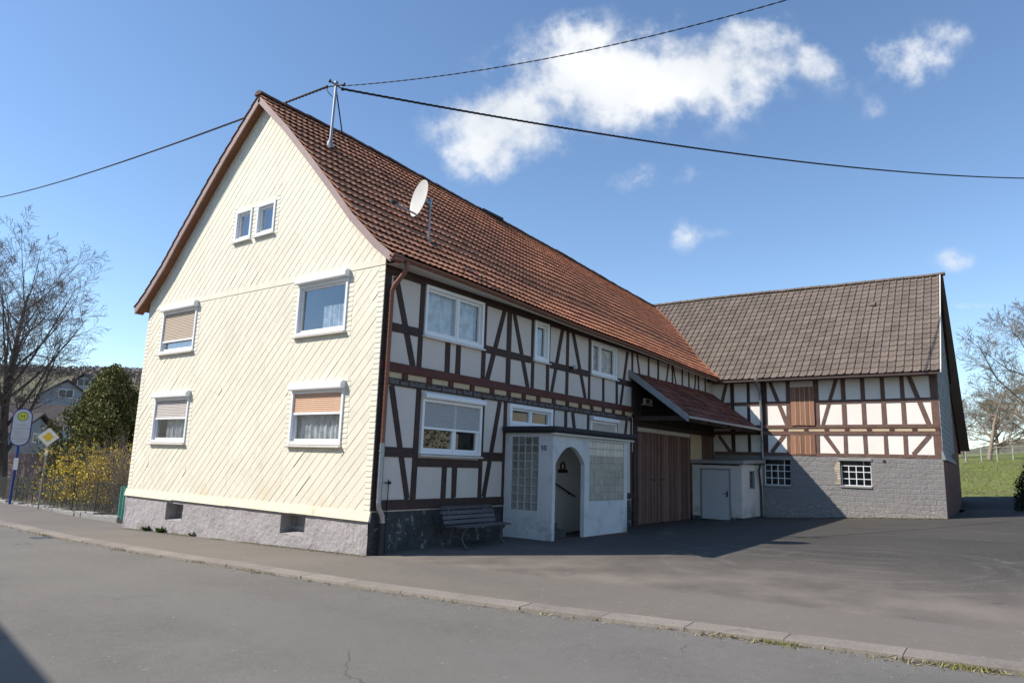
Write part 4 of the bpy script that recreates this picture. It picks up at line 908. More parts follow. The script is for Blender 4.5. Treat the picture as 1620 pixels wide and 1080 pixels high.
for (a, b, c, d) in (BW1, BW2):
    k = MB(); z = lerp(c, d, .80)
    for f_ in (0, .25, .5, .75, 1): u = lerp(a+.02, b-.02, f_); pbox(k, BARN, u-.013, u+.013, -.12, -.09, c, z)
    for zz in (c+.015, lerp(c, d, .28), lerp(c, d, .56), z): pbox(k, BARN, a+.02, b-.02, -.122, -.088, zz-.013, zz+.013)
    pbox(k, BARN, lerp(a, b, .25)-.01, lerp(a, b, .25)+.01, -.12, -.095, z, d)
    w = k.build('window', 'white', B); w['label'] = 'barred stable window in the stone base'
    k = MB(); k.quad(BARN(a, -.13, c), BARN(b, -.13, c), BARN(b, -.13, d), BARN(a, -.13, d)); k.build('pane', 'glass', w)
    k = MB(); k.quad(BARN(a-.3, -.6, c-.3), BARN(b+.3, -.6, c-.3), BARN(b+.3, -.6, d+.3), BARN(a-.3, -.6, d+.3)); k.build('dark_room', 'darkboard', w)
    k = MB(); pbox(k, BARN, a-.04, b+.05, -.02, .035, d, d+.09); k.build('lintel', 'concrete', w, bevel=.008)
    k = MB(); pbox(k, BARN, a+.0, b+.03, -.05, .05, c-.07, c-.0); k.build('sill', 'concrete', w, bevel=.008)
mb = MB()
for i in range(9): pbox(mb, BARN, BW2[1]+.005, BW2[1]+random.uniform(.10, .20), -.01, .026, 1.46+i*.088, 1.46+i*.088+.074)
mt_b = mat('pale_yellow_brick', (.50, .42, .30), .9, .12, 4, .1, 20, rnd=.25); mb.build('brick_jamb', mt_b, SB)
k = MB(); k.tube([BARN(-6.12, -.05, 2.31), BARN(-6.12, .028, 2.31)], .052, 12); k.build('vent_pipe', 'iron', B)
# barn roof
ridB = lambda y: 10.0+.05*math.sin(y*.33+1)+.02*nz3(y*.9, 0, 5)
def bsurf(u, s):
    t = s/6.99; y = u+lerp(-.04, .15, t)*smooth(4, 8, -u)
    z = 5.34+(ridB(y)-5.34)*t+.03*nz3(y*.5, s*.5, 6)
    return Vector((17.72+5.28*t, y, z))
INTER = [(0, .0), (.06, .034), (.16, .044), (.25, .030), (.36, .004), (.6, .008), (.85, .008), (.95, .002), (1.0, .0)]
mb = MB(); ysr = np.linspace(-7.98, 9.5, 24)
for a, b in zip(ysr, ysr[1:]):
    for t0, t1 in ((0, .5), (.5, 1)):
        pa, pb, pc, pd = [bsurf(u, s*6.99) for u, s in ((a, t0), (b, t0), (b, t1), (a, t1))]; dz = Vector((0, 0, -.05)); mb.quad(pa+dz, pb+dz, pc+dz, pd+dz)
    mb.quad((23, a, ridB(a)-.03), (23, b, ridB(b)-.03), (27.5, b, 6.0), (27.5, a, 6.0))
    mb.quad((27.4, a, 6.0), (27.4, b, 6.0), (30.8, b, 3.1), (30.8, a, 3.1))
RB = mb.build('roof', 'tile_barn', B)
def mirr(u, s): p = bsurf(-u, s); return p
tm = tiles(lambda u, s: bsurf(u, s), -8.0, 6.6, .262, 6.97, .345, INTER, .028, keep=lambda u, s: (u < 0.1 or bsurf(u, s).z > hroof(bsurf(u, s).x, min(4.77, u))-.5), jit=.006)
tm.build('roof_tiles', 'tile_barn', RB, fix=False)
mb = MB(); y = -8.05
while y < 6.5:
    vs = []
    for yy_, rr in ((y, .125), (y+.40, .11)):
        for a in np.linspace(-.2, math.pi+.2, 9): vs.append((23+math.cos(a)*rr*1.2, yy_, ridB(yy_)+.01+math.sin(a)*rr*.8))
    mb.add(vs, [(i, i+1, 10+i, 9+i) for i in range(8)]+[tuple(range(9))]); y += .365
mb.build('ridge_tiles', 'tile_barn', RB)
mb = MB(); mb.hexa([(17.70, -8.085, 5.29), (17.70, -8.045, 5.29), (23, -7.855, 9.91), (23, -7.895, 9.91), (17.70, -8.085, 5.40), (17.70, -8.045, 5.40), (23, -7.855, 10.06), (23, -7.895, 10.06)]); mb.build('verge_board', 'soffit', RB)
mb = MB(); mb.hexa([(23, -7.88, 9.84), (23, -7.78, 9.84), (27.6, -7.6, 5.85), (27.6, -7.66, 5.85), (23, -7.88, 10.06), (23, -7.78, 10.06), (27.6, -7.6, 6.08), (27.6, -7.66, 6.08)]); mb.hexa([(27.5, -7.60, 5.82), (27.5, -7.50, 5.82), (30.9, -7.5, 2.95), (30.9, -7.6, 2.95), (27.5, -7.6, 6.02), (27.5, -7.5, 6.02), (30.9, -7.5, 3.15), (30.9, -7.6, 3.15)]); mb.build('rear_verge_board', 'darkboard', RB)
mb = MB(); mb.box(17.68, 17.75, -8.02, -.42, 5.24, 5.31); mb.build('gutter', 'brownpaint', RB)
mb = MB(); mb.quad((17.74, -8.0, 5.33), (17.74, -.2, 5.33), (18.34, -.2, 5.40), (18.34, -8.0, 5.40)); mb.build('soffit', 'timber_barn', RB)
mb = MB(); mb.lathe([(.001, 0), (.0, 0)], (0, 0, 0), 4); mb = MB(); pp = bsurf(-5.62, 4.9); mb.hexa([pp+Vector(v) for v in ((-.1, -.10, .0), (-.1, .10, 0), (.12, .10, .2), (.12, -.10, .2), (-.12, -.08, .04), (-.12, .08, .04), (.1, .08, .22), (.1, -.08, .22))]); mb.build('roof_vent', 'tile_barn', RB)
# barn side (grazing view): slated upper gable, brick below
def sideY(x): return float(np.interp(x, [18.33, 23, 27.4, 31], [-7.905, -7.77, -7.58, -7.5]))
mb = MB()
xs = np.arange(18.33, 27.41, .302)
for i, (a, b) in enumerate(zip(xs, xs[1:])):
    z = 2.62
    top = lambda x: min(5.36+.885*(x-17.75), 10.0-.885*(x-23))-.12
    while z < top((a+b)/2):
        z1 = min(z+.2, top((a+b)/2)); h = .012
        mb.hexa([(a+.002, sideY(a)+.02, z), (b-.002, sideY(b)+.02, z), (b-.002, sideY(b)-h, z), (a+.002, sideY(a)-h, z), (a+.002, sideY(a)+.02, z1), (b-.002, sideY(b)+.02, z1), (b-.002, sideY(b)-.001, z1), (a+.002, sideY(a)-.001, z1)]); z += .2
mb.build('side_cladding', 'sidecl', B, fix=False)
mb = MB(); mb.hexa([(18.30, -7.98, 2.40), (27.4, -7.64, 2.40), (27.4, -7.56, 2.40), (18.30, -7.86, 2.40), (18.30, -7.915, 2.68), (27.4, -7.60, 2.68), (27.4, -7.56, 2.68), (18.30, -7.86, 2.68)]); mb.build('drip_skirt', 'sidecl', B)
mb = MB(); mb.quad((18.33, -7.9, -.3), (23, -7.77, -.3), (23, -7.77, 2.7), (18.33, -7.9, 2.7)); mb.quad((23, -7.77, -.3), (30.6, -7.52, -.3), (30.6, -7.52, 3.05), (23, -7.77, 2.7)); mb.quad((27.3, -7.57, 2.7), (30.6, -7.515, 2.7), (30.6, -7.515, 3.1), (27.3, -7.57, 5.9)); mb.build('side_wall', 'brickred', B)
mb = MB(); mb.quad((18.4, 9.4, 0), (27.4, 9.4, 0), (27.4, 9.4, 6), (18.4, 9.4, 6)); mb.quad((30.6, -7.5, -.3), (30.6, 9.4, -.3), (30.6, 9.4, 3.1), (30.6, -7.5, 3.1)); mb.build('rear_wall', 'brickred', B)
mb = MB(); mb.tube([(17.78, -1.93, 5.28), (17.85, -1.93, 5.12), (18.18, -1.93, 4.85), (18.24, -1.93, 4.7), (18.24, -1.95, 2.30)], .045, 10); mb.lathe([(.05, 0), (.09, .12), (.09, .2)], (17.78, -1.93, 5.18), 10)
mb.build('downpipe', 'galv', B)
# ================================================================== SHED
SHD = empty('lean_to_shed', (15.85, -1.0, T(15.85, -1.)), 'low cream shed with grey door built against the barn', 'shed')
SX, SY0, SY1, SZ = 15.86, -1.90, -.06, 2.0
def SHF(u, d, z): return (SX-d, u, z)
def SHS(u, d, z): return (u, SY0-d, z)
mb = MB()
for a, b, c, d in cells(SY0, SY1, .16, SZ, [(-1.50, -.37, 0, 1.88)]): mb.box(SX, SX+.12, a, b, c, d, .5)
for a, b, c, d in cells(SX+.12, BX-.015, .16, SZ+.05, [(16.72, 17.34, 1.18, 1.84)]): mb.box(a, b, SY0, SY0+.12, c, d, .5)
mb.build('wall', 'shedwall', SHD)
mb = MB(); mb.box(SX-.02, SX+.1, SY0-.02, -1.52, -.2, .17); mb.box(SX+.1, BX-.02, SY0-.02, SY0+.1, -.2, .17); mb.build('base', 'darkstone', SHD)
mb = MB(); mb.box(SX-.02, SX+.1, -.36, SY1, -.2, .17); mb.build('base', 'darkstone', SHD)
mb = MB(); mb.hexa([(SX-.14, SY0-.14, 2.05), (BX-.02, SY0-.14, 2.14), (BX-.02, SY1+.03, 2.14), (SX-.14, SY1+.03, 2.05), (SX-.14, SY0-.14, 2.17), (BX-.02, SY0-.14, 2.26), (BX-.02, SY1+.03, 2.26), (SX-.14, SY1+.03, 2.17)]); mb.build('roof', 'concrete', SHD, bevel=.012)
mb = MB(); pbox(mb, SHF, -1.50, -1.45, -.06, .012, .06, 1.88); pbox(mb, SHF, -.42, -.37, -.06, .012, .06, 1.88); pbox(mb, SHF, -1.45, -.42, -.06, .012, 1.83, 1.88); mb.build('door_frame', 'zinc', SHD)
MT['greydoor'] = mat('light_grey_door', (.50, .50, .50), .5, .05, 2)
mb = MB(); pbox(mb, SHF, -1.445, -.425, -.05, -.005, .07, 1.825); dr = mb.build('door', 'greydoor', SHD, bevel=.004)
mb = MB(); mb.tube([SHF(-1.36, -.006, 1.0), SHF(-1.36, .05, 1.0), SHF(-1.24, .055, 1.0)], .011, 8); pbox(mb, SHF, -1.39, -1.33, -.006, .004, .88, 1.08); mb.build('handle', 'iron', dr)
mb = MB(); u0, u1, z0, z1 = 16.72, 17.34, 1.18, 1.84
pbox(mb, SHS, u0, u0+.05, -.08, .005, z0, z1); pbox(mb, SHS, u1-.05, u1, -.08, .005, z0, z1); pbox(mb, SHS, u0+.05, u1-.05, -.08, .005, z0, z0+.05); pbox(mb, SHS, u0+.05, u1-.05, -.08, .005, z1-.05, z1)
w = mb.build('window', 'zinc', SHD); mb = MB(); mb.quad(SHS(u0, -.04, z0), SHS(u1, -.04, z0), SHS(u1, -.04, z1), SHS(u0, -.04, z1)); mb.build('pane', 'darkglass', w)
mb = MB(); mb.tube([(17.55, -2.06, 2.08), (17.55, -2.0, 1.85), (17.85, -1.96, 1.3), (17.9, -1.96, 1.1), (17.9, -1.96, .12)], .042, 8); mb.build('downpipe', 'brownpaint', SHD)

# ================================================================== ROOF MAST, DISH, CABLES
MTOP = Vector((1.0, 3.36, 11.24))
mast = empty('roof_mast', (.92, 3.31, 9.45), 'galvanised electricity mast with bracing strut on the tiled roof', 'mast')
mb = MB(); mb.tube([(.92, 3.31, 9.40), MTOP], .036, 10); mb.tube([MTOP, MTOP+Vector((0, 0, .05))], .055, 10); mb.build('pole', 'galv', mast)
mb = MB(); mb.lathe([(.16, 0), (.10, .08), (.06, .22), (.045, .24)], (.92, 3.31, 9.40), 12); mb.build('collar', 'galv', mast)
mb = MB(); mb.tube([MTOP-Vector((0, 0, .12)), (2.05, 4.22, 10.30)], .018, 8); mb.build('strut', 'iron', mast)
mb = MB(); mb.tube([MTOP+Vector((-.22, -.02, -.04)), MTOP+Vector((.22, .02, -.04))], .018, 6); mb.tube([MTOP+Vector((-.10, .25, -.06)), MTOP+Vector((.05, -.25, -.08))], .018, 6)
for v in ((-.22, -.02, -.04), (.22, .02, -.04), (-.1, .25, -.06), (.05, -.25, -.08)): mb.lathe([(.01, -.05), (.035, -.03), (.035, .03), (.01, .05)], MTOP+Vector(v), 8)
mb.build('insulators', 'iron', mast)
mb = MB(); mb.tube([MTOP+Vector((-.1, .3, -.05)), MTOP+Vector((-.12, .1, -.3)), MTOP+Vector((-.03, 0, -.42)), MTOP+Vector((0, 0, -.25))], .012, 6); mb.build('cable_loop', 'cable', mast)
def cable(a, b, sag, rad, strands, pitch, name, label, n=None):
    a, b = Vector(a), Vector(b); L = (b-a).length; n = n or int(L/(pitch/6)) if strands > 1 else 40; mb = MB()
    def P(t): return a.lerp(b, t)+Vector((0, 0, -4*sag*t*(1-t)))
    d = (b-a).normalized(); e = d.cross(Vector((0, 0, 1))).normalized(); g = e.cross(d)
    for s in range(strands):
        pts = []
        for i in range(n+1):
            t = i/n; ph = 2*math.pi*(t*L/pitch+s/strands); o = (e*math.cos(ph)+g*math.sin(ph))*rad*.75 if strands > 1 else Vector()
            pts.append(P(t)+o)
        mb.tube(pts, rad*.62 if strands > 1 else rad, 5, False)
    return tag(mb.build(name, 'cable', fix=False), label, 'cable', 'cables at the roof mast')
cable(MTOP+Vector((-.1, .28, -.06)), (6.81, 48.0, 19.48), .30, .026, 3, .55, 'power_line', 'twisted black cable running from the roof mast down to the left')
e2 = Vector((4.99, -11.06, 11.87))
cable(MTOP+Vector((.02, -.2, -.12)), e2, .60, .012, 2, .4, 'power_line', 'thin cable rising from the roof mast to the top edge of the picture')
e3 = Vector((38.23, -13.32, 18.47))
cable(MTOP+Vector((.2, -.02, -.06)), e3, .70, .026, 3, .55, 'power_line', 'thick twisted cable crossing the sky from mast to right')
# satellite dish
DB = hsurf(2.16, 1.78); DB = Vector((2.16, .85, hroof(2.16, .85)))
SD = empty('satellite_dish', DB, 'round pale satellite dish on a bent pole on the red roof', 'satellite dish')
mb = MB(); mb.tube([DB, DB+Vector((-.06, -.04, .05)), DB+Vector((-.11, -.02, .22)), DB+Vector((-.11, -.02, 1.14))], .03, 8); mb.build('pole', 'galv', SD)
mb = MB(); mb.box(DB.x-.12, DB.x+.14, DB.y-.1, DB.y+.06, DB.z-.02, DB.z+.05); mb.build('foot', 'iron', SD)
dn = Vector((-.85, .32, .12)).normalized()
dc = DB+Vector((-.06, -.04, 1.02))+dn*.30
mb = MB(); prof = [(.001, .0)]+[(r_, .30*r_*r_) for r_ in np.linspace(.08, .44, 7)]+[(.455, .066), (.455, .052), (.44, .045)]+[(r_, .30*r_*r_-.014) for r_ in np.linspace(.40, .01, 6)]
mb.lathe(prof, dc, 28, dn); mb.build('reflector', 'dish', SD)
mb = MB(); mb.tube([DB+Vector((-.11, -.02, 1.0)), dc-dn*.02], .05, 8); mb.tube([DB+Vector((-.11, -.02, .9)), DB+Vector((-.11, -.02, 1.12))], .045, 8); mb.build('bracket', 'galv', SD)
lnb = dc+dn*.66+Vector((0, 0, -.36))
mb = MB(); mb.tube([dc+Vector((0, 0, -.42))+dn*.03, lnb], .024, 8); mb.build('feed_arm', 'galv', SD)
mb = MB(); mb.tube([lnb+dn*.09+Vector((0, 0, .02)), lnb-dn*.06+Vector((0, 0, .05))], [.055, .042], 10); mb.build('receiver', 'iron', SD)

# ================================================================== BENCH
bz = T(2.6, -.7)
BN = empty('garden_bench', (2.55, -.5, bz), 'weathered slatted garden bench with curved iron legs below the dark plinth', 'bench')
bx0, bx1 = 1.68, 3.42
for i, (y, z) in enumerate(((-.82, .42), (-.71, .435), (-.60, .425), (-.50, .41))):
    k = MB(); k.hexa([(bx0, y-.045, bz+z), (bx1, y-.045, bz+z), (bx1, y+.045, bz+z-.004), (bx0, y+.045, bz+z-.004), (bx0, y-.045, bz+z+.03), (bx1, y-.045, bz+z+.03), (bx1, y+.045, bz+z+.026), (bx0, y+.045, bz+z+.026)]); k.build('seat_slat', 'benchwood', BN, bevel=.006)
for i, (y, z) in enumerate(((-.40, .50), (-.365, .595), (-.335, .69), (-.30, .785))):
    k = MB(); k.hexa([(bx0, y-.03, bz+z-.035), (bx1, y-.03, bz+z-.035), (bx1, y-.005, bz+z-.043), (bx0, y-.005, bz+z-.043), (bx0, y-.005, bz+z+.04), (bx1, y-.005, bz+z+.04), (bx1, y+.02, bz+z+.03), (bx0, y+.02, bz+z+.03)]); k.build('back_slat', 'benchwood', BN, bevel=.006)
for x in (bx0+.22, bx1-.22):
    k = MB()
    k.tube([(x, -.88, bz+.0), (x, -.80, bz+.06), (x, -.72, bz+.18), (x, -.76, bz+.32), (x, -.84, bz+.41)], [.03, .024, .022, .022, .026], 8); k.tube([(x, -.22, bz+.0), (x, -.30, bz+.06), (x, -.42, bz+.2), (x, -.46, bz+.4)], .024, 8)
    k.tube([(x, -.86, bz+.405), (x, -.46, bz+.40), (x, -.40, bz+.48), (x, -.29, bz+.82)], .02, 8); k.tube([(x, -.72, bz+.18), (x, -.55, bz+.22), (x, -.42, bz+.2)], .016, 8)
    k.build('leg', 'benchiron', BN)

# ================================================================== VEGETATION HELPERS
def leafy(mb, c, n, rad, size, rnd, flat=.5):
    for _ in range(n):
        while True:
            p = Vector((rnd.uniform(-1, 1), rnd.uniform(-1, 1), rnd.uniform(-1, 1)))
            if p.length <= 1: break
        p = Vector((p.x*rad[0], p.y*rad[1], p.z*rad[2]))+Vector(c)
        a = Vector((rnd.gauss(0, 1), rnd.gauss(0, 1), rnd.gauss(0, flat))).normalized(); b = a.orthogonal().normalized(); b.rotate(Matrix.Rotation(rnd.uniform(0, 6.28), 3, a)); s = size*rnd.uniform(.6, 1.3)
        mb.add([p-a*s*.5, p+b*s*.28, p+a*s*.5, p-b*s*.28], [(0, 1, 2, 3)], rnd.random())
def grow(trunk, twig, p, d, L, r_, lvl, rnd, spec, bend=.15, upb=.0):
    """tapered wobbly branch with children; thick wood goes to trunk, thin to twig"""
    n = max(3, int(4+L*.9)) if lvl < 2 else (4 if lvl == 2 else 2)
    pts = [Vector(p)]; rads = [r_]; d = Vector(d).normalized(); dirs = [d.copy()]
    for i in range(n):
        d = (d+Vector((rnd.gauss(0, bend), rnd.gauss(0, bend), rnd.gauss(0, bend*.7)+upb))).normalized()
        pts.append(pts[-1]+d*L/n); rads.append(max(spec.get('rmin', .006), r_*(1-(i+1)/n*.82))); dirs.append(d.copy())
    (trunk if lvl <= spec['cut'] else twig).tube(pts, rads, 7 if lvl == 0 else (5 if lvl == 1 else 3), False, lvl < 2, None)
    if lvl >= spec['levels']: return
    k = spec['kids'][lvl]; lo = spec['start'][lvl]
    for j in range(k):
        t = lo+(1-lo)*((j+rnd.random())/k); f = t*n; i = min(n-1, int(f)); q = pts[i].lerp(pts[i+1], f-i)
        dd = dirs[i]; side_ = dd.orthogonal().normalized(); side_.rotate(Matrix.Rotation(rnd.uniform(0, 6.283), 3, dd))
        ang = R(rnd.uniform(*spec['ang'][lvl])); nd_ = dd*math.cos(ang)+side_*math.sin(ang)
        grow(trunk, twig, q, nd_, L*rnd.uniform(*spec['len'][lvl])*(1.15-.55*t), rads[i]*spec['rad'][lvl], lvl+1, rnd, spec, bend*1.2, spec['up'][lvl])
def tree(name, base, h, r_, seed, spec, label, barkm='bark', twigm='twig', lean=(0, 0, 1), cat='tree', group=None):
    rnd = random.Random(seed); root = empty(name, base, label, cat, group); a, b = MB(), MB()
    grow(a, b, base, lean, h, r_, 0, rnd, spec, spec.get('wob', .03), .02)
    a.build('trunk', barkm, root, fix=False); b.build('crown', twigm, root, fix=False); return root
BIG = dict(levels=4, cut=1, rmin=.009, kids=[30, 9, 7, 4], start=[.14, .2, .15, .2], ang=[(22, 58), (25, 60), (25, 60), (20, 60)], len=[(.42, .68), (.32, .5), (.35, .6), (.4, .8)], rad=[.42, .5, .55, .6], up=[.09, .05, .02, .0])
tree('bare_tree', (5.2, 34.4, T(5.2, 34.4)-.2), 11.8, .30, 12, BIG, 'tall bare deciduous tree with grey upswept branches at the left edge', group='bare trees at the left')
tree('bare_tree', (3.6, 40.0, T(3.6, 40)-.2), 11.5, .28, 5, dict(BIG, kids=[26, 10, 7, 3]), 'second bare tree standing behind the tall one, cut by the frame', group='bare trees at the left')
# thuja
rnd = random.Random(4); tb = (6.6, 26.2, T(6.6, 26.2)-.1); TH = empty('thuja_tree', tb, 'dense dark green conifer between the bare tree and the gable', 'tree')
mb = MB()
for i in range(560):
    t = rnd.random()**.75; z = .2+6.1*t; rr = 2.45*(1-t**2.0)+.15; a = rnd.uniform(0, 6.283); q = rr*rnd.uniform(.5, 1.08)*(1+.25*math.sin(3*a+z*1.7)+.12*math.sin(7*a+z*4))
    leafy(mb, (tb[0]+math.cos(a)*q, tb[1]+math.sin(a)*q, tb[2]+z), 75, (.36, .36, .55), .15, rnd, 1.6)
mb.build('crown', 'thuja', TH, fix=False)
mb = MB(); mb.tube([tb, (tb[0]+.1, tb[1], tb[2]+5.5)], [.2, .03], 8); mb.build('trunk', 'bark', TH)
# forsythia and bare shrubs behind the fence
def shrub(name, c, h, n, spread, seed, leafm, dens, label, lsize=.07, wire='twig', lvl2=7):
    rnd = random.Random(seed); root = empty(name, c, label, 'shrub', 'shrubs behind the wire fence'); st, lf = MB(), MB()
    for i in range(n):
        a = rnd.uniform(0, 6.283); o = rnd.random()**.5*spread*.45; p = Vector(c)+Vector((math.cos(a)*o, math.sin(a)*o, -.05)); d = Vector((math.cos(a)*rnd.uniform(.0, .55), math.sin(a)*rnd.uniform(0, .55), 1)).normalized(); L = h*rnd.uniform(.6, 1.05); pts = [p]
        for k in range(5):
            d = (d+Vector((rnd.gauss(0, .09), rnd.gauss(0, .09), -.02))).normalized(); pts.append(pts[-1]+d*L/5)
        st.tube(pts, [.013, .011, .009, .007, .005, .003], 3, False)
        for k in range(lvl2):
            q = pts[rnd.randint(1, 4)]; e = Vector((rnd.gauss(0, 1), rnd.gauss(0, 1), rnd.uniform(.2, 1.4))).normalized(); m_ = rnd.uniform(.2, .7); st.tube([q, q+e*m_*.5, q+e*m_+Vector((0, 0, .05))], [.006, .005, .003], 3, False)
            if leafm:
                for _ in range(dens):
                    w = q+e*m_*rnd.random()+Vector((rnd.gauss(0, .03), rnd.gauss(0, .03), rnd.gauss(0, .03))); leafy(lf, w, 1, (.01, .01, .01), lsize, rnd, 1)
    st.build('stems', wire, root, fix=False)
    if leafm: lf.build('blossom', leafm, root, fix=False)
    return root
shrub('forsythia_shrub', (3.3, 18.6, T(3.3, 18.6)), 2.9, 95, 2.7, 1, 'yellow', 13, 'yellow flowering shrub behind the wire fence, beside the diamond sign')
shrub('forsythia_shrub', (3.0, 16.4, T(3, 16.4)), 2.7, 75, 2.3, 2, 'yellow', 7, 'sparser yellow shrub behind the fence, nearer to the gable')
shrub('bare_shrub', (2.9, 14.3, T(2.9, 14.3)), 3.1, 110, 2.0, 3, None, 0, 'tangled bare grey shrub against the gable corner', lvl2=10)
shrub('forsythia_shrub', (3.2, 21.8, T(3.2, 21.8)), 1.5, 40, 1.6, 8, 'yellow', 4, 'low yellow shrub between the two street signs')
shrub('bare_shrub', (4.6, 29.0, T(4.6, 29)), 1.8, 60, 3.0, 9, None, 0, 'low bare scrub behind the bus stop sign')
shrub('bare_shrub', (7.6, 40.5, T(7.6, 40.5)), 4.2, 60, 3.5, 13, None, 0, 'tall bare scrub behind the reddish garden wall', lvl2=16)
shrub('bare_shrub', (10.5, 46.0, T(10.5, 46)), 5.0, 60, 4.5, 14, None, 0, 'tallest bare scrub in front of the grey houses', lvl2=16)
# ================================================================== STREET FURNITURE, LEFT
bp = Vector((2.56, 25.1, -.58)); BS = empty('bus_stop_sign', bp, 'tall bus stop sign with round-ended white board on a blue pole', 'sign')
vd = Vector((CAM.x-bp.x, CAM.y-bp.y, 0)).normalized(); rg = Vector((-vd.y, vd.x, 0)); lean = Vector((0, 0, 1))
def BSP(u, d, z): return tuple(bp+rg*u+vd*d+Vector((0, 0, z)))
mb = MB(); mb.tube([BSP(0, -.03, -.1), BSP(-.01, -.03, 2.6)], .055, 10); mb.build('pole', 'bluepaint', BS)
def caps(hw, z0, z1, n=14):
    return [(math.cos(a)*hw, z1-hw+math.sin(a)*hw) for a in np.linspace(0, math.pi, n)]+[(math.cos(a)*hw, z0+hw+math.sin(a)*hw) for a in np.linspace(math.pi, 2*math.pi, n)]
mb = MB(); mb.prism(caps(.37, 2.45, 4.09), BSP, -.03, .03); bd = mb.build('board', 'bluepaint', BS)
mb = MB(); mb.prism(caps(.325, 2.50, 4.04), BSP, .031, .036); mb.build('board_face', 'signwhite', bd)
mb = MB()
for z in (3.22, 2.77): pbox(mb, BSP, -.325, .325, .038, .042, z-.014, z+.014)
pbox(mb, BSP, -.16, .16, .038, .041, 3.36, 3.385)
for z, w in ((3.12, .18), (3.05, .22), (2.98, .17), (2.91, .2), (2.85, .15)): pbox(mb, BSP, -.22, -.22+w*1.9, .038, .041, z-.006, z+.006)
pbox(mb, BSP, -.15, .17, .038, .041, 2.66, 2.69); pbox(mb, BSP, -.06, .08, .038, .041, 2.60, 2.615)
mb.build('timetable_lines', 'zinc', bd)
circ = lambda r_, z, n=28: [(math.cos(2*math.pi*i/n)*r_, z+math.sin(2*math.pi*i/n)*r_) for i in range(n)]
mb = MB(); mb.prism(circ(.20, 3.74), BSP, .037, .041); em = mb.build('emblem', 'signgreen', bd)
mb = MB(); mb.prism(circ(.165, 3.74), BSP, .042, .045); mb.build('emblem_field', 'signlime', em)
mb = MB(); pbox(mb, BSP, -.075, -.04, .046, .049, 3.66, 3.82); pbox(mb, BSP, .04, .075, .046, .049, 3.66, 3.82); pbox(mb, BSP, -.04, .04, .046, .049, 3.723, 3.757); mb.build('letter', 'signgreen', em)
mb = MB(); mb.prism([(-.085, 1.45), (.085, 1.45), (.085, 1.95), (-.085, 1.95)], BSP, .03, .06); mb.build('timetable_case', 'signbright', BS)
sp = Vector((1.89, 20.3, -.47)); PS = empty('priority_road_sign', sp, 'white diamond road sign with yellow centre on a thin grey post', 'sign')
vd2 = Vector((CAM.x-sp.x, CAM.y-sp.y, 0)).normalized(); rg2 = Vector((-vd2.y, vd2.x, 0))
def PSP(u, d, z): return tuple(sp+rg2*u+vd2*d+Vector((0, 0, z)))
mb = MB(); mb.tube([PSP(0, -.035, -.1), PSP(.02, -.035, 2.95)], .032, 8); mb.build('pole', 'galv', PS)
dia = lambda r_: [(r_, 2.72), (r_*.06, 2.72+r_*.94), (-r_*.06, 2.72+r_*.94), (-r_, 2.72), (-r_*.06, 2.72-r_*.94), (r_*.06, 2.72-r_*.94)]
mb = MB(); mb.prism(dia(.36), PSP, 0, .012); pt = mb.build('plate', 'signbright', PS)
mb = MB(); mb.prism(dia(.20), PSP, .013, .018); mb.build('yellow_field', 'signyellow', pt)
mb = MB(); pbox(mb, PSP, -.05, .05, .0, .012, 2.02, 2.24); mb.build('sticker', 'signbright', PS)
# wire fence on a low wall
def fx(y): return float(np.interp(y, [12.5, 16.5, 26.5, 40], [1.35, 1.95, 2.95, 5.5]))
FE = empty('wire_fence', (fx(13), 13, T(fx(13), 13)), 'low chain-link fence on a stone footing beside the pavement', 'fence')
for y in np.arange(12.9, 34, 2.5):
    k = MB(); k.tube([(fx(y), y, T(fx(y), y)-.05), (fx(y), y, T(fx(y), y)+1.15)], .022, 6); k.build('post', 'wire', FE)
mb = MB(); ys = np.arange(12.8, 33, .085)
for i, y in enumerate(ys):
    for sg in (1, -1):
        y1 = y+sg*.95
        if 12.75 < y1 < 33.1: mb.tube([(fx(y), y, T(fx(y), y)+.14), (fx(y1), y1, T(fx(y1), y1)+1.09)], .0028, 3, False)
for z in (.14, .6, 1.1): mb.tube([(fx(y), y, T(fx(y), y)+z) for y in np.arange(12.8, 33, .6)], .004, 4, False)
mb.build('mesh_wire', 'wire', FE, fix=False)
mb = MB()
for y in np.arange(12.5, 34, .36):
    j = random.uniform(-.03, .03); mb.box(fx(y)-.12+j, fx(y)+.12+j, y, y+random.uniform(.25, .40), T(fx(y), y)-.2, T(fx(y), y)+.05+random.uniform(-.05, .06))
mb.build('footing', 'concrete', FE, bevel=.02)
GP = MB(); n = 30; y0, y1 = 11.75, 12.75; x0 = 1.22
vs = []
for i in range(n+1):
    y = lerp(y0, y1, i/n); xx = x0+.10*(i/n)+.03*math.sin(i*math.pi*.75); vs += [(xx, y, T(x0, y)+.02), (xx, y, T(x0, y)+1.02), (xx+.006, y, T(x0, y)+.02), (xx+.006, y, T(x0, y)+1.02)]
GP.add(vs, [(4*i, 4*i+4, 4*i+5, 4*i+1) for i in range(n)]+[(4*i+2, 4*i+3, 4*i+7, 4*i+6) for i in range(n)]+[(4*i+1, 4*i+5, 4*i+7, 4*i+3) for i in range(n)])
tag(GP.build('corrugated_panel', 'greensheet'), 'turquoise corrugated sheet closing the gap between fence and gable', 'panel')
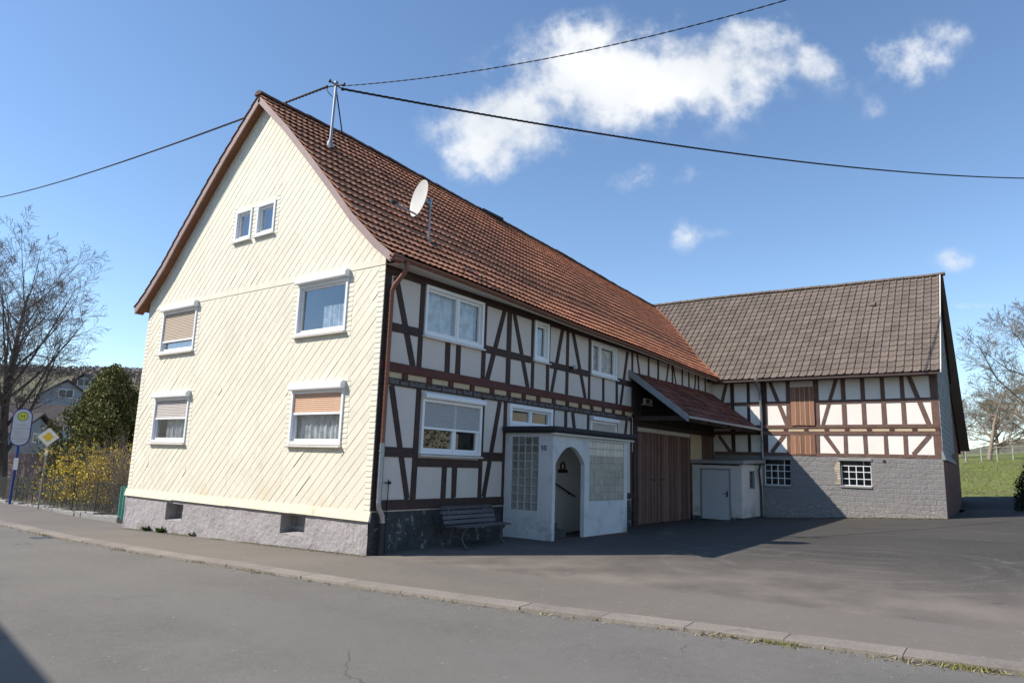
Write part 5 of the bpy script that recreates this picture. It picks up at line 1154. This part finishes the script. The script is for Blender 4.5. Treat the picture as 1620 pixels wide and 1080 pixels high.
# garden wall and background houses at left
GWL = MB(); GWL.box(6.8, 7.1, 33.5, 45, -1.2, .95); GWL.box(6.75, 7.15, 33.4, 45.1, .95, 1.5)
tag(GWL.build('garden_wall', 'wallred'), 'reddish capped garden wall seen behind the bus stop', 'wall')
def farhouse(name, c, ang, w, l, eh, rh, wallm, roofm, label, wins, ov=.5):
    root = empty(name, c, label, 'house', 'houses beyond the garden' if name == 'gabled_house' else 'houses across the street'); M_ = Matrix.Rotation(ang, 3, 'Z')
    def P(u, d, z): return tuple(M_ @ Vector((u, -l/2-d, z)) + Vector(c))
    def Q(x, y, z): return tuple(M_ @ Vector((x, y, z)) + Vector(c))
    mb = MB(); mb.prism([(-w/2, -2), (w/2, -2), (w/2, eh), (0, rh-.1), (-w/2, eh)], lambda u, d, v: Q(u, d, v), -l/2, l/2); mb.build('wall', wallm, root)
    mb = MB(); k = (rh-eh)/(w/2)
    for s in (-1, 1):
        a, b = (0, rh), (s*(w/2+ov), eh-ov*k)
        mb.hexa([Q(a[0], -l/2-ov, a[1]), Q(b[0], -l/2-ov, b[1]), Q(b[0], l/2+ov, b[1]), Q(a[0], l/2+ov, a[1]), Q(a[0], -l/2-ov, a[1]+.2), Q(b[0], -l/2-ov, b[1]+.2), Q(b[0], l/2+ov, b[1]+.2), Q(a[0], l/2+ov, a[1]+.2)])
    rf = mb.build('roof', roofm, root)
    mb = MB(); ch = (w*.12, l*.1) if name == 'gabled_house' else (-w*.25, -l*.1); mb.hexa([Q(ch[0]+dx, ch[1]+dy, z) for z in (rh-2.4, rh+.8) for dx, dy in ((-.3, -.3), (.3, -.3), (.3, .3), (-.3, .3))]); mb.build('chimney', 'brickred', rf)
    for (u, z, ww, hh_) in wins:
        k = MB(); pbox(k, P, u-ww/2, u+ww/2, -.05, .04, z-hh_/2, z+hh_/2); wf = k.build('window', 'white', root)
        k = MB(); pbox(k, P, u-ww/2+.08, u-.03, .0, .045, z-hh_/2+.08, z+hh_/2-.08); pbox(k, P, u+.03, u+ww/2-.08, .0, .045, z-hh_/2+.08, z+hh_/2-.08); k.build('pane', 'darkglass', wf)
    return root
farhouse('gabled_house', (31.0, 95, 3.4), R(-22), 5.6, 9, 5.3, 7.3, 'housewall', 'houseroof', 'grey gabled house on the slope behind the dark conifer', [(0, 5.6, 1.7, 1.1), (-1.3, 3.2, 1.1, 1.2), (1.3, 3.2, 1.1, 1.2)], ov=.4)
farhouse('gabled_house', (23.5, 86, -.5), R(60), 7, 9, 5.0, 7.4, 'housewall', 'houseroof', 'low grey house with dark roof behind the bus stop board', [(0, 6, 1.2, 1), (-2.2, 3.2, 1.3, 1.3), (2.2, 3.2, 1.3, 1.3)])
farhouse('gabled_house', (41, 108, 3.5), R(-50), 9, 11, 6.0, 9.6, 'housewall', 'houseroof', 'larger dark roofed house farthest up the slope behind the conifer', [(0, 8.4, 1.9, 1.2), (-2.4, 4.6, 1.4, 1.4), (2.4, 4.6, 1.4, 1.4)])
farhouse('gabled_house', (15.5, 70, -1.0), R(40), 6.5, 8, 4.2, 6.0, 'housewall', 'houseroof', 'small grey house with dark roof behind the bare tree', [(0, 3.8, 1, .9), (-1.8, 1.6, 1.2, 1.2), (1.8, 1.6, 1.2, 1.2)])
# woodland on the far hill
rnd = random.Random(12); mb = MB()
for _ in range(3600):
    a = R(rnd.uniform(55, 92)); d = rnd.uniform(150, 440); x, y = math.cos(a)*d, math.sin(a)*d
    if nz3(x*.012, y*.012, 7) < -.22: continue
    z = T(x, y); leafy(mb, (x, y, z+1.6), 20, (2.8, 2.8, 2.2), 1.3, rnd, 1.5)
wd = mb.build('woodland', 'wood', fix=False); wd['kind'] = 'stuff'
# ================================================================== RIGHT SIDE
ORC = dict(levels=4, cut=1, rmin=.010, wob=.10, kids=[13, 9, 8, 5], start=[.22, .15, .15, .15], ang=[(42, 88), (25, 60), (25, 65), (20, 60)], len=[(.50, .72), (.38, .55), (.35, .6), (.4, .8)], rad=[.5, .5, .5, .55], up=[.03, .02, .0, .0])
tree('orchard_tree', (43.2, -10.6, T(43.2, -10.6)-.1), 8.8, .20, 22, ORC, 'large bare orchard tree at the right edge reaching over the meadow', 'bark', 'barkr', (.0, .02, 1), group='orchard trees on the meadow')
tree('orchard_tree', (62, -7.6, T(62, -7.6)-.1), 6.0, .2, 23, dict(ORC, kids=[15, 9, 7, 4], start=[.12, .1, .1, .1]), 'smaller rounded bare orchard tree farther up the meadow', 'barkr', 'barkr', group='orchard trees on the meadow')
tree('orchard_tree', (72, -5.2, T(72, -5.2)-.1), 6.0, .2, 25, dict(ORC, kids=[15, 9, 7, 4], start=[.12, .1, .1, .1]), 'pale bare fruit tree on the skyline close to the barn', 'barkr', 'barkr', group='orchard trees on the meadow')
tree('orchard_tree', (70, -10.5, T(70, -10.5)-.1), 6.5, .2, 27, dict(ORC, kids=[15, 9, 7, 4], start=[.12, .1, .1, .1]), 'bare fruit tree on the skyline behind the large orchard tree', 'barkr', 'barkr', group='orchard trees on the meadow')
tree('orchard_tree', (85, -7.5, T(85, -7.5)-.1), 6.5, .2, 29, dict(ORC, kids=[15, 9, 7, 4], start=[.12, .1, .1, .1]), 'farthest bare fruit tree beyond the rail fence', 'barkr', 'barkr', group='orchard trees on the meadow')
RF = empty('rail_fence', (56, -7, T(56, -7)), 'low white rail fence across the top of the meadow', 'fence')
pts = [(x, -5.0-(x-50)*.0+0-.55*i) for i, x in enumerate(np.linspace(54, 62, 9))]
pts = [(58+.5*i, -4.0-1.05*i) for i in range(9)]
for (x, y) in pts:
    k = MB(); k.tube([(x, y, T(x, y)-.1), (x+.03, y, T(x, y)+1.15)], .042, 6); k.build('post', 'fencewhite', RF)
for h in (.55, 1.05):
    k = MB(); k.tube([(x, y, T(x, y)+h) for x, y in pts], .018, 5); k.build('rail', 'fencewhite', RF)
rnd = random.Random(31); hb = (25.6, -10.75, T(25.6, -10.75)); HD = empty('hedge_bush', hb, 'dark rounded clipped bush at the right edge beside the drive', 'bush')
mb = MB()
for i in range(240):
    a = rnd.uniform(0, 6.283); e = rnd.uniform(-.1, 1.5); q = Vector((math.cos(a)*math.cos(e)*.95, math.sin(a)*math.cos(e)*.95, .15+math.sin(e)*1.75)); leafy(mb, Vector(hb)+q, 40, (.26, .26, .26), .10, rnd, 1)
mb.build('crown', 'bush', HD, fix=False); mb = MB(); mb.tube([hb, (hb[0], hb[1], hb[2]+1.2)], .05, 6); mb.build('trunk', 'bark', HD)
rnd = random.Random(33)
mb = MB()
for i in range(9000):
    x, y = rnd.uniform(32.5, 62), rnd.uniform(-14, -6); z = T(x, y)-.02; h = rnd.uniform(.03, .11); a = rnd.uniform(0, 3.14); w = .02; dx, dy = math.cos(a)*w, math.sin(a)*w
    mb.add([(x-dx, y-dy, z), (x+dx, y+dy, z), (x+rnd.gauss(0, .04), y+rnd.gauss(0, .04), z+h)], [(0, 1, 2)], rnd.random())
o = mb.build('meadow_grass', 'grass', fix=False); o['kind'] = 'stuff'
# ================================================================== WEEDS AND GUTTER GRASS
rnd = random.Random(41)
mb = MB()
for i in range(7000):
    y = rnd.uniform(-12, 22); dense = .10+.9*max(0, nz3(y*.9, 1.7, .3))+(.8 if -9.9 < y < -8.9 or -8.3 < y < -7.3 else 0)
    if rnd.random() > dense: continue
    x = kerb(y)-.285-abs(rnd.gauss(0, .07)); z = T(kerb(y), y)-.045; h = rnd.uniform(.01, .05); a = rnd.uniform(0, 6.28); w = rnd.uniform(.004, .012)
    mb.add([(x-math.cos(a)*w, y-math.sin(a)*w, z), (x+math.cos(a)*w, y+math.sin(a)*w, z), (x+rnd.gauss(0, .05), y+rnd.gauss(0, .05), z+h)], [(0, 1, 2)], rnd.random())
o = mb.build('gutter_grass', 'straw', fix=False); o['kind'] = 'stuff'
mb = MB()
for i in range(420):
    yb = rnd.choice((-8.05, -9.55, -9.75)); y = rnd.gauss(yb, .14); x = kerb(y)-.30-abs(rnd.gauss(0, .06)); z = T(kerb(y), y)-.045; h = rnd.uniform(.015, .05); a = rnd.uniform(0, 6.28); w = .005
    mb.add([(x-math.cos(a)*w, y-math.sin(a)*w, z), (x+math.cos(a)*w, y+math.sin(a)*w, z), (x+rnd.gauss(0, .03), y+rnd.gauss(0, .03), z+h)], [(0, 1, 2)], rnd.random())
o = mb.build('gutter_grass', 'budgreen', fix=False); o['kind'] = 'stuff'
mb = MB()
for i in range(2600):
    y = rnd.uniform(-11, 24)
    if nz3(y*.6, 4.4, 0) < -.15: continue
    x = kerb(y)-.29-abs(rnd.gauss(0, .14)); z = T(kerb(y), y)-.043; s = rnd.uniform(.004, .016); a = rnd.uniform(0, 6.28)
    mb.add([(x+math.cos(a+k*2.1)*s, y+math.sin(a+k*2.1)*s, z+rnd.uniform(0, .008)) for k in range(3)], [(0, 1, 2)], rnd.random())
o = mb.build('gutter_debris', 'straw', fix=False); o['kind'] = 'stuff'
for (x, y, n, s, lb) in ((-.05, 8.15, 60, .16, 'largest green weed tuft at the foot of the plinth, farthest left'), (-.05, 7.45, 90, .17, 'spreading green weed growing below the small cellar opening'), (-.05, 6.0, 40, .12, 'small weed tuft at the plinth between the cellar openings')):
    z = T(x, y); mb = MB()
    for i in range(n):
        a = rnd.uniform(0, 6.28); L = s*rnd.uniform(.5, 1.2); d = Vector((math.cos(a)*.8-.3, math.sin(a)*1.2, rnd.uniform(.4, 1.3))).normalized(); p = Vector((x, y, z)); sd_ = d.orthogonal().normalized()*L*.16
        mb.add([p, p+d*L*.55+sd_, p+d*L, p+d*L*.55-sd_], [(0, 1, 2, 3)], rnd.random())
    tag(mb.build('weed_plant', 'weed', fix=False), lb, 'weed', 'weeds at the foot of the gable')
mb = MB()
for i in range(5200):
    y = rnd.uniform(-.1, 9.3)
    if nz3(y*.8, 9.1, 0) < -.25: continue
    x = .0-abs(rnd.gauss(0, .10)); z = T(x, y)+.001; s = rnd.uniform(.004, .014); a = rnd.uniform(0, 6.28)
    mb.add([(x+math.cos(a+k*2.1)*s, y+math.sin(a+k*2.1)*s, z+rnd.uniform(0, .012)) for k in range(3)], [(0, 1, 2)], rnd.random())
for i in range(2600):
    y = rnd.uniform(-7.9, -4.2); x = 18.31-abs(rnd.gauss(0, .10)); z = T(x, y)+.001; s = rnd.uniform(.006, .02); a = rnd.uniform(0, 6.28)
    mb.add([(x+math.cos(a+k*2.1)*s, y+math.sin(a+k*2.1)*s, z+rnd.uniform(0, .03)) for k in range(3)], [(0, 1, 2)], rnd.random())
o = mb.build('wall_foot_litter', 'moss', fix=False); o['kind'] = 'stuff'
# ================================================================== NEIGHBOURS ACROSS THE STREET (outside the frame; they cast the road shadow and stand in the panes)
farhouse('neighbour_house', (-15.45, 3.6, -.1), R(-10), 8.4, 18.0, 5.9, 9.0, 'housepale', 'houseroofred', 'pale house across the street whose roof shades the road corner', [(0, 6.6, 1.1, 1.2), (-2, 3.8, 1.3, 1.4), (2, 3.8, 1.3, 1.4)], ov=.4)
farhouse('neighbour_house', (42, -31, 1.0), R(150), 10, 14, 6, 10, 'housepale', 'houseroofred', 'pale house with red roof across the yard, mirrored in the panes', [(0, 7, 1.1, 1.2), (-2.4, 4, 1.3, 1.4), (2.4, 4, 1.3, 1.4)])
rnd = random.Random(51); hc = (20, -28, T(20, -28)); HG = empty('hedge_row', hc, 'long brownish hedge on the far side of the yard', 'hedge'); mb = MB()
for i in range(520): leafy(mb, (rnd.uniform(4, 64), -25+rnd.gauss(0, .9), .8+rnd.uniform(0, 4.0)), 24, (1.1, .7, .8), .30, rnd, 1)
mb.build('foliage', 'budgreen', HG, fix=False)
